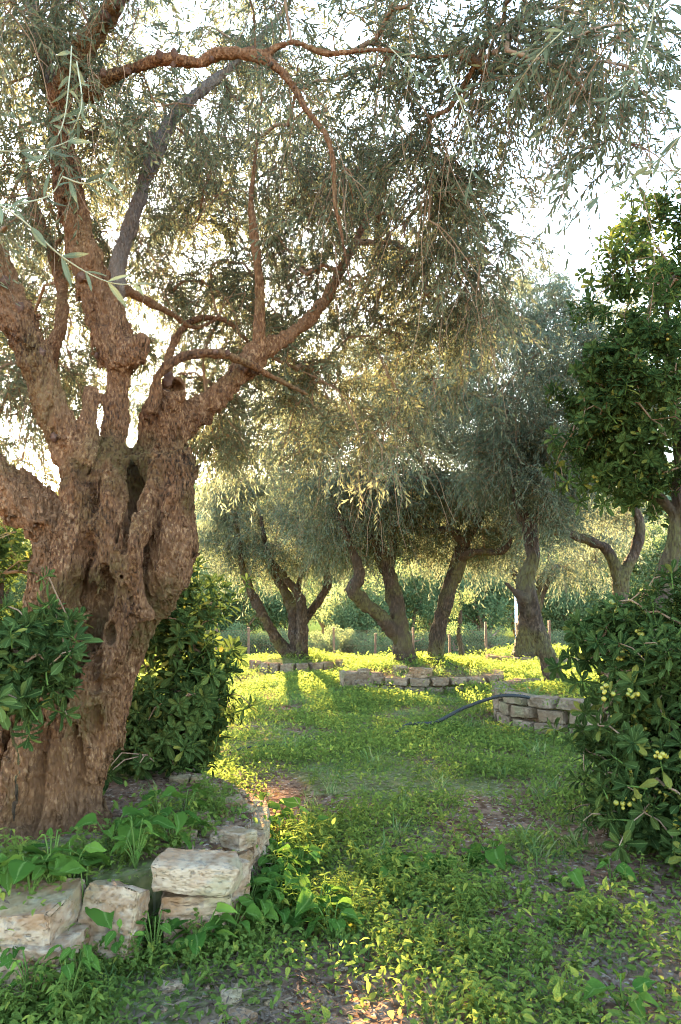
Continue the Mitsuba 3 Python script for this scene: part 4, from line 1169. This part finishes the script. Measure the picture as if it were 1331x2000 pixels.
def bare(x, y):
    """0 where plants grow thick, 1 on the bare soil"""
    b = np.clip((pn(x, y, 1.9, 5) + 0.3 * pn(x, y, 6.0, 6) - 0.60 - 0.05 * np.clip(y - 6, -1.5, 3)) * 5, 0, 0.97)
    b = np.maximum(b, np.exp(-(((x + 0.42) / 0.42) ** 2 + ((y - 2.75) / 0.3) ** 2)))            # soil patch below the edging
    b = np.maximum(b, np.exp(-(((x - 1.25) / 0.28) ** 2 + ((y - 3.2) / 0.7) ** 2)) * 1.0)            # litter by the fruiting bush
    b = np.maximum(b, 0.28 * np.exp(-(((x - 0.6) / 1.3) ** 2 + ((y - 5.8) / 1.2) ** 2)))          # thin grass in the shade
    return b


# low clover and tufts
x, y = sample_ground(7800, 2.2, 19.5, pow_=0.85)
k = (rng.random(len(x)) > 0.95 * bare(x, y)) & outside_walls(x, y, 0.1) & trunk_free(x, y)
x, y = x[k], y[k]
c = rng.random(len(x)) < 0.5
sow('clover', 'clover', 3, np.c_[x[c], y[c]], 1.25)
sow('grass', 'tuft', 3, np.c_[x[~c], y[~c]], 0.48)
x, y = sample_ground(800, 10.5, 20, pow_=1)
k = outside_walls(x, y, 0.1)
for n, (a, b) in enumerate(np.c_[x, y][k]):
    inst(f'grass__{20000 + n}', f'tuft_{rng.integers(3)}', frame(rotz(rng.uniform(0, 6)) * 1.1, [a, b, float(surf(a, b))]))
# leafy weeds, thick in the foreground
x, y = sample_ground(3400, 2.2, 8.0, pow_=1.5)
dn = np.clip(1.25 - 0.28 * (y - 3.4), 0.10, 1) * (1 - bare(x, y))
k = (rng.random(len(x)) < dn) & outside_walls(x, y, 0.1) & trunk_free(x, y) & (pn(x, y, 2.3, 9) + 0.6 * pn(x, y, 6.0, 19) > 0.72)
sow('weeds', 'weed', 5, np.c_[x, y][k], 0.72)
x, y = sample_ground(60, 4.5, 11.0, pow_=1.2)
k = outside_walls(x, y, 0.1) & trunk_free(x, y)
for n, (a, b) in enumerate(np.c_[x, y][k]):
    inst(f'grass__{40000 + n}', f'tuft_{3 + rng.integers(2)}', frame(rotz(rng.uniform(0, 6)) * rng.uniform(.4, .75), [a, b, float(surf(a, b))]))
# tucked against the foot of the edging
a = rng.uniform(-2.3, 0.3, 260)
rr_ = 1.27 + rng.choice([-0.2, 0.22], 260, p=[.35, .65]) + rng.normal(0, 0.08, 260)
for n in range(260):
    x, y = cx + rr_[n] * math.cos(a[n]), cy + rr_[n] * math.sin(a[n])
    if rr_[n] < 1.27 and n % 2: continue
    inst(f'weeds__{30000 + n}', f'weed_{rng.integers(5)}', frame(rotz(rng.uniform(0, 6)) * rng.uniform(0.5, 1.0), [x, y, float(surf(x, y))]))
x, y = sample_ground(1100, 2.2, 9, pow_=1.4)
k = (rng.random(len(x)) < (0.12 + 0.6 * bare(x, y)) * np.clip((7 - y) / 3, 0.1, 1)) & outside_walls(x, y, 0.1)
sow('fallen_leaves', 'litter', 3, np.c_[x, y][k], 1.0, tilt=0.03)
for n, l in (('clover', 'low clover and seedlings carpeting the lawn'), ('grass', 'grass tufts growing through the lawn'), ('weeds', 'bright leafy annual weeds crowding the foreground'), ('fallen_leaves', 'dry brown fallen olive leaves')):
    labels[n] = {'kind': 'stuff', 'label': l, 'category': n.replace('_', ' ')}


ORD = ['first', 'second', 'third', 'fourth', 'fifth', 'sixth', 'seventh', 'eighth', 'ninth', 'tenth', 'eleventh', 'twelfth', 'thirteenth', 'fourteenth', 'fifteenth', 'sixteenth', 'seventeenth', 'eighteenth', 'nineteenth', 'twentieth']
def from_left(pts):
    return [(*p, ORD[i]) for i, p in enumerate(sorted(pts))]


# broad-leaved plants one can pick out: each leaf its own part
def broad_plant(px, py, nl, L, label, group_=None, lift=None, name='broad_leaved_plant', spread=0.5, up_=0.9, shape=None):
    x, y = ground_at(px, py)
    if lift is not None:
        r = ray(px, py); Y = (EYE - lift) / -r[2]; x, y = r[0] * Y, Y
    z = float(surf(x, y))
    t = thing(name, label, 'plant', group_)
    for k in range(nl):
        a = rng.uniform(0, 6.28)
        hgt = L * rng.uniform(0.5, 1.3) * up_
        top = np.array([x + math.cos(a) * spread * L * rng.uniform(.4, 1), y + math.sin(a) * spread * L * rng.uniform(.4, 1), z + hgt])
        base = np.array([x, y, z - 0.01])
        pp = catmull(np.array([base, (base + top) / 2 + [0, 0, 0.15 * hgt], top]), 3)
        sv, sf = tube(pp, np.full(len(pp), 0.0032), 4)
        mb = MB()
        el = rng.uniform(-0.5, 0.35)
        d = np.array([[math.cos(a) * math.cos(el), math.sin(a) * math.cos(el), math.sin(el)]])
        tv, tf, ta = BIG if shape is None else shape
        tv = tv * [1, rng.uniform(0.8, 1.2), rng.uniform(0.2, 1.8)]
        tv = tv + np.stack([0 * tv[:, 0], 0.05 * np.sin(tv[:, 0] * 5 + rng.uniform(0, 6)), 0.035 * np.sin(tv[:, 0] * 11 + tv[:, 1] * 9 + rng.uniform(0, 6))], 1)
        mb.leaves((tv, tf, ta), frames(d, np.array([[0, 0, 1.0]]) + 0.5 * rand_dir(1), [L * rng.uniform(0.6, 1.25)]), top[None])
        m, uv = mb.mesh()
        lk = part(t, 'leaf', m, 'broad_leaf', smooth=True, uv=uv)
        scene[lk + '__stalk'] = mikit.ply(trimesh.Trimesh(sv, sf, process=False), 'green_stem', smooth=True)
    return t


OVAL = leaf_blade([0, .1, .25, .5, .75, .9, 1], [.02, .14, .23, .25, .17, .08, 0], fold=.3, curl=.3)
G1 = 'dock like plants at the foot of the limestone edging'
for px, py, o_ in from_left([(272, 1850), (262, 1830), (150, 1960), (60, 1985), (95, 1880), (230, 1900), (300, 1885), (20, 1940), (130, 2000)]):
    broad_plant(px, py, 13, 0.068, o_ + ' from the left: leafy green plant at the foot of the limestone blocks', G1, spread=1.0, up_=2.4, shape=OVAL)
broad_plant(165, 1880, 7, 0.17, 'tall pointed leaved plant standing before the upright leaning block', spread=0.35, up_=1.7)
G2 = 'broad heart leaved plants spilling beside the broken corner'
for px, py, o_ in from_left([(500, 1810), (540, 1800), (575, 1770), (450, 1850), (390, 1870), (620, 1800), (530, 1730), (590, 1720), (540, 1680), (650, 1830), (520, 1742), (532, 1765), (516, 1722), (548, 1705), (500, 1780), (480, 1800)]):
    broad_plant(px, py, 17, 0.095, o_ + ' from the left: broad heart leaved plant right of the broken limestone corner', G2, spread=0.9, up_=1.5)
G3 = 'shiny arum plants in the middle of the weeds'
for px, py, o_ in from_left([(745, 1700), (790, 1695), (830, 1705), (870, 1715), (770, 1720), (910, 1715), (960, 1690)]):
    broad_plant(px, py, 6, 0.12, o_ + ' from the left: low shiny arum amid the weeds', G3, spread=0.8, up_=0.7)
broad_plant(1105, 1745, 7, 0.10, 'large curled arum leaves left of the litter under the fruiting bush', spread=0.7, up_=0.8)
broad_plant(1195, 1735, 6, 0.10, 'arum plant closest to the foot of the fruiting bush', spread=0.6, up_=0.9)
broad_plant(1215, 1985, 5, 0.10, 'round leaved plant in the lower right corner', spread=0.7, up_=0.9)
G4 = 'arum plants on the raised soil beside the great trunk'
for px, py, o_ in from_left([(335, 1630), (270, 1650), (215, 1640), (310, 1600), (360, 1590), (140, 1700), (60, 1720), (20, 1700)]):
    broad_plant(px, py, 6, 0.13, o_ + ' from the left: upright arum on the raised soil by the great trunk', G4, lift=0.34, spread=0.6, up_=1.0)
G5 = 'arum plants outside the curving rubble edge'
for px, py, o_ in from_left([(545, 1650), (575, 1640), (600, 1655), (530, 1620)]):
    broad_plant(px, py, 5, 0.12, o_ + ' from the left: pale sheened arum plant beyond the curving rubble edge', G5, spread=0.7, up_=1.7)

# ------------------------------------------------------------------ thickets beyond the fence and woods on the hill
rng = np.random.default_rng(101)
fol = 'shrubs beyond the wire fence'
def shrub(label, px, py, d, rx, ry, n, scale, kind='bush_clump'):
    t = thing('shrub', label, 'shrub', fol if 'thicket' in label else None)
    c = at(px, py, d)
    g = float(gz(c[0], c[1]))
    P = c + rand_dir(n) * rng.random((n, 1)) ** 0.45 * [rx * d / F, rx * d / F, ry * d / F]
    P = P[P[:, 2] > g]
    mb = MB()
    for q in P[rng.random(len(P)) < 0.3]:
        b = np.array([c[0] + rng.normal(0, 0.1), c[1] + rng.normal(0, 0.1), g - 0.05])
        mb.add(*tube(catmull(np.array([b, (b + q) / 2 + [0, 0, 0.1], q]), 3), np.linspace(0.04, 0.012, 7) * (1 + d / 60), 5))
    if mb.v: part(t, 'stems', mb.mesh()[0], 'twig_bark', smooth=True, kind='stuff')
    for k, p in enumerate(P):
        inst(f'{t}__crown__{k + 1:03d}', f'{kind}_{rng.integers(4)}', frame(rotz(rng.uniform(0, 6)) * rng.uniform(.7, 1.2) * scale, p))
    labels[f'{t}__crown'] = {'kind': 'stuff'}


k = 0
for o_, px in zip(ORD, range(330, 1340, 62)):   # low band of brambles right behind the netting
    shrub(o_ + ' from the left of the low bramble thickets along the wire fence', px + rng.uniform(-15, 15), 1262 + rng.uniform(-12, 10), 23.2 + rng.uniform(0, 1.5), 55, rng.uniform(20, 34), 20, 0.5)
for o_, (px, py, rx, ry, d) in zip(ORD, sorted([(300, 1150, 110, 110, 31), (460, 1180, 80, 70, 29), (560, 1190, 60, 60, 30), (700, 1195, 60, 62, 27), (790, 1170, 60, 80, 29), (850, 1120, 90, 110, 33), (950, 1180, 75, 60, 30), (1010, 1130, 80, 100, 34), (640, 1130, 90, 90, 36), (1120, 1150, 90, 100, 32), (1240, 1130, 110, 110, 33), (1370, 1130, 110, 130, 32), (150, 1140, 130, 130, 33), (0, 1120, 130, 150, 33), (-150, 1120, 140, 150, 34), (420, 1110, 90, 90, 38), (760, 1080, 110, 100, 40)])):
    shrub(o_ + ' from the left of the tall sunlit thickets beyond the wire fence', px, py, d, rx, ry, int(rx * ry / 130), 1.15)
n = 0
for _ in range(1700):
    a = math.radians(rng.uniform(-55, 55)); r = rng.uniform(50, 190)
    x, y = r * math.sin(a), r * math.cos(a)
    s = rng.uniform(1.0, 2.0)
    inst(f'hill_woodland__{n + 1:04d}', f'wood_clump_{rng.integers(4)}', frame(rotz(rng.uniform(0, 6)) * s, [x, y, float(hill_z(np.array(x), np.array(y))) + 0.8 * s])); n += 1
labels['hill_woodland'] = {'kind': 'stuff', 'label': 'scrub and trees covering the far hillside', 'category': 'woodland'}
print('entries', len(scene))
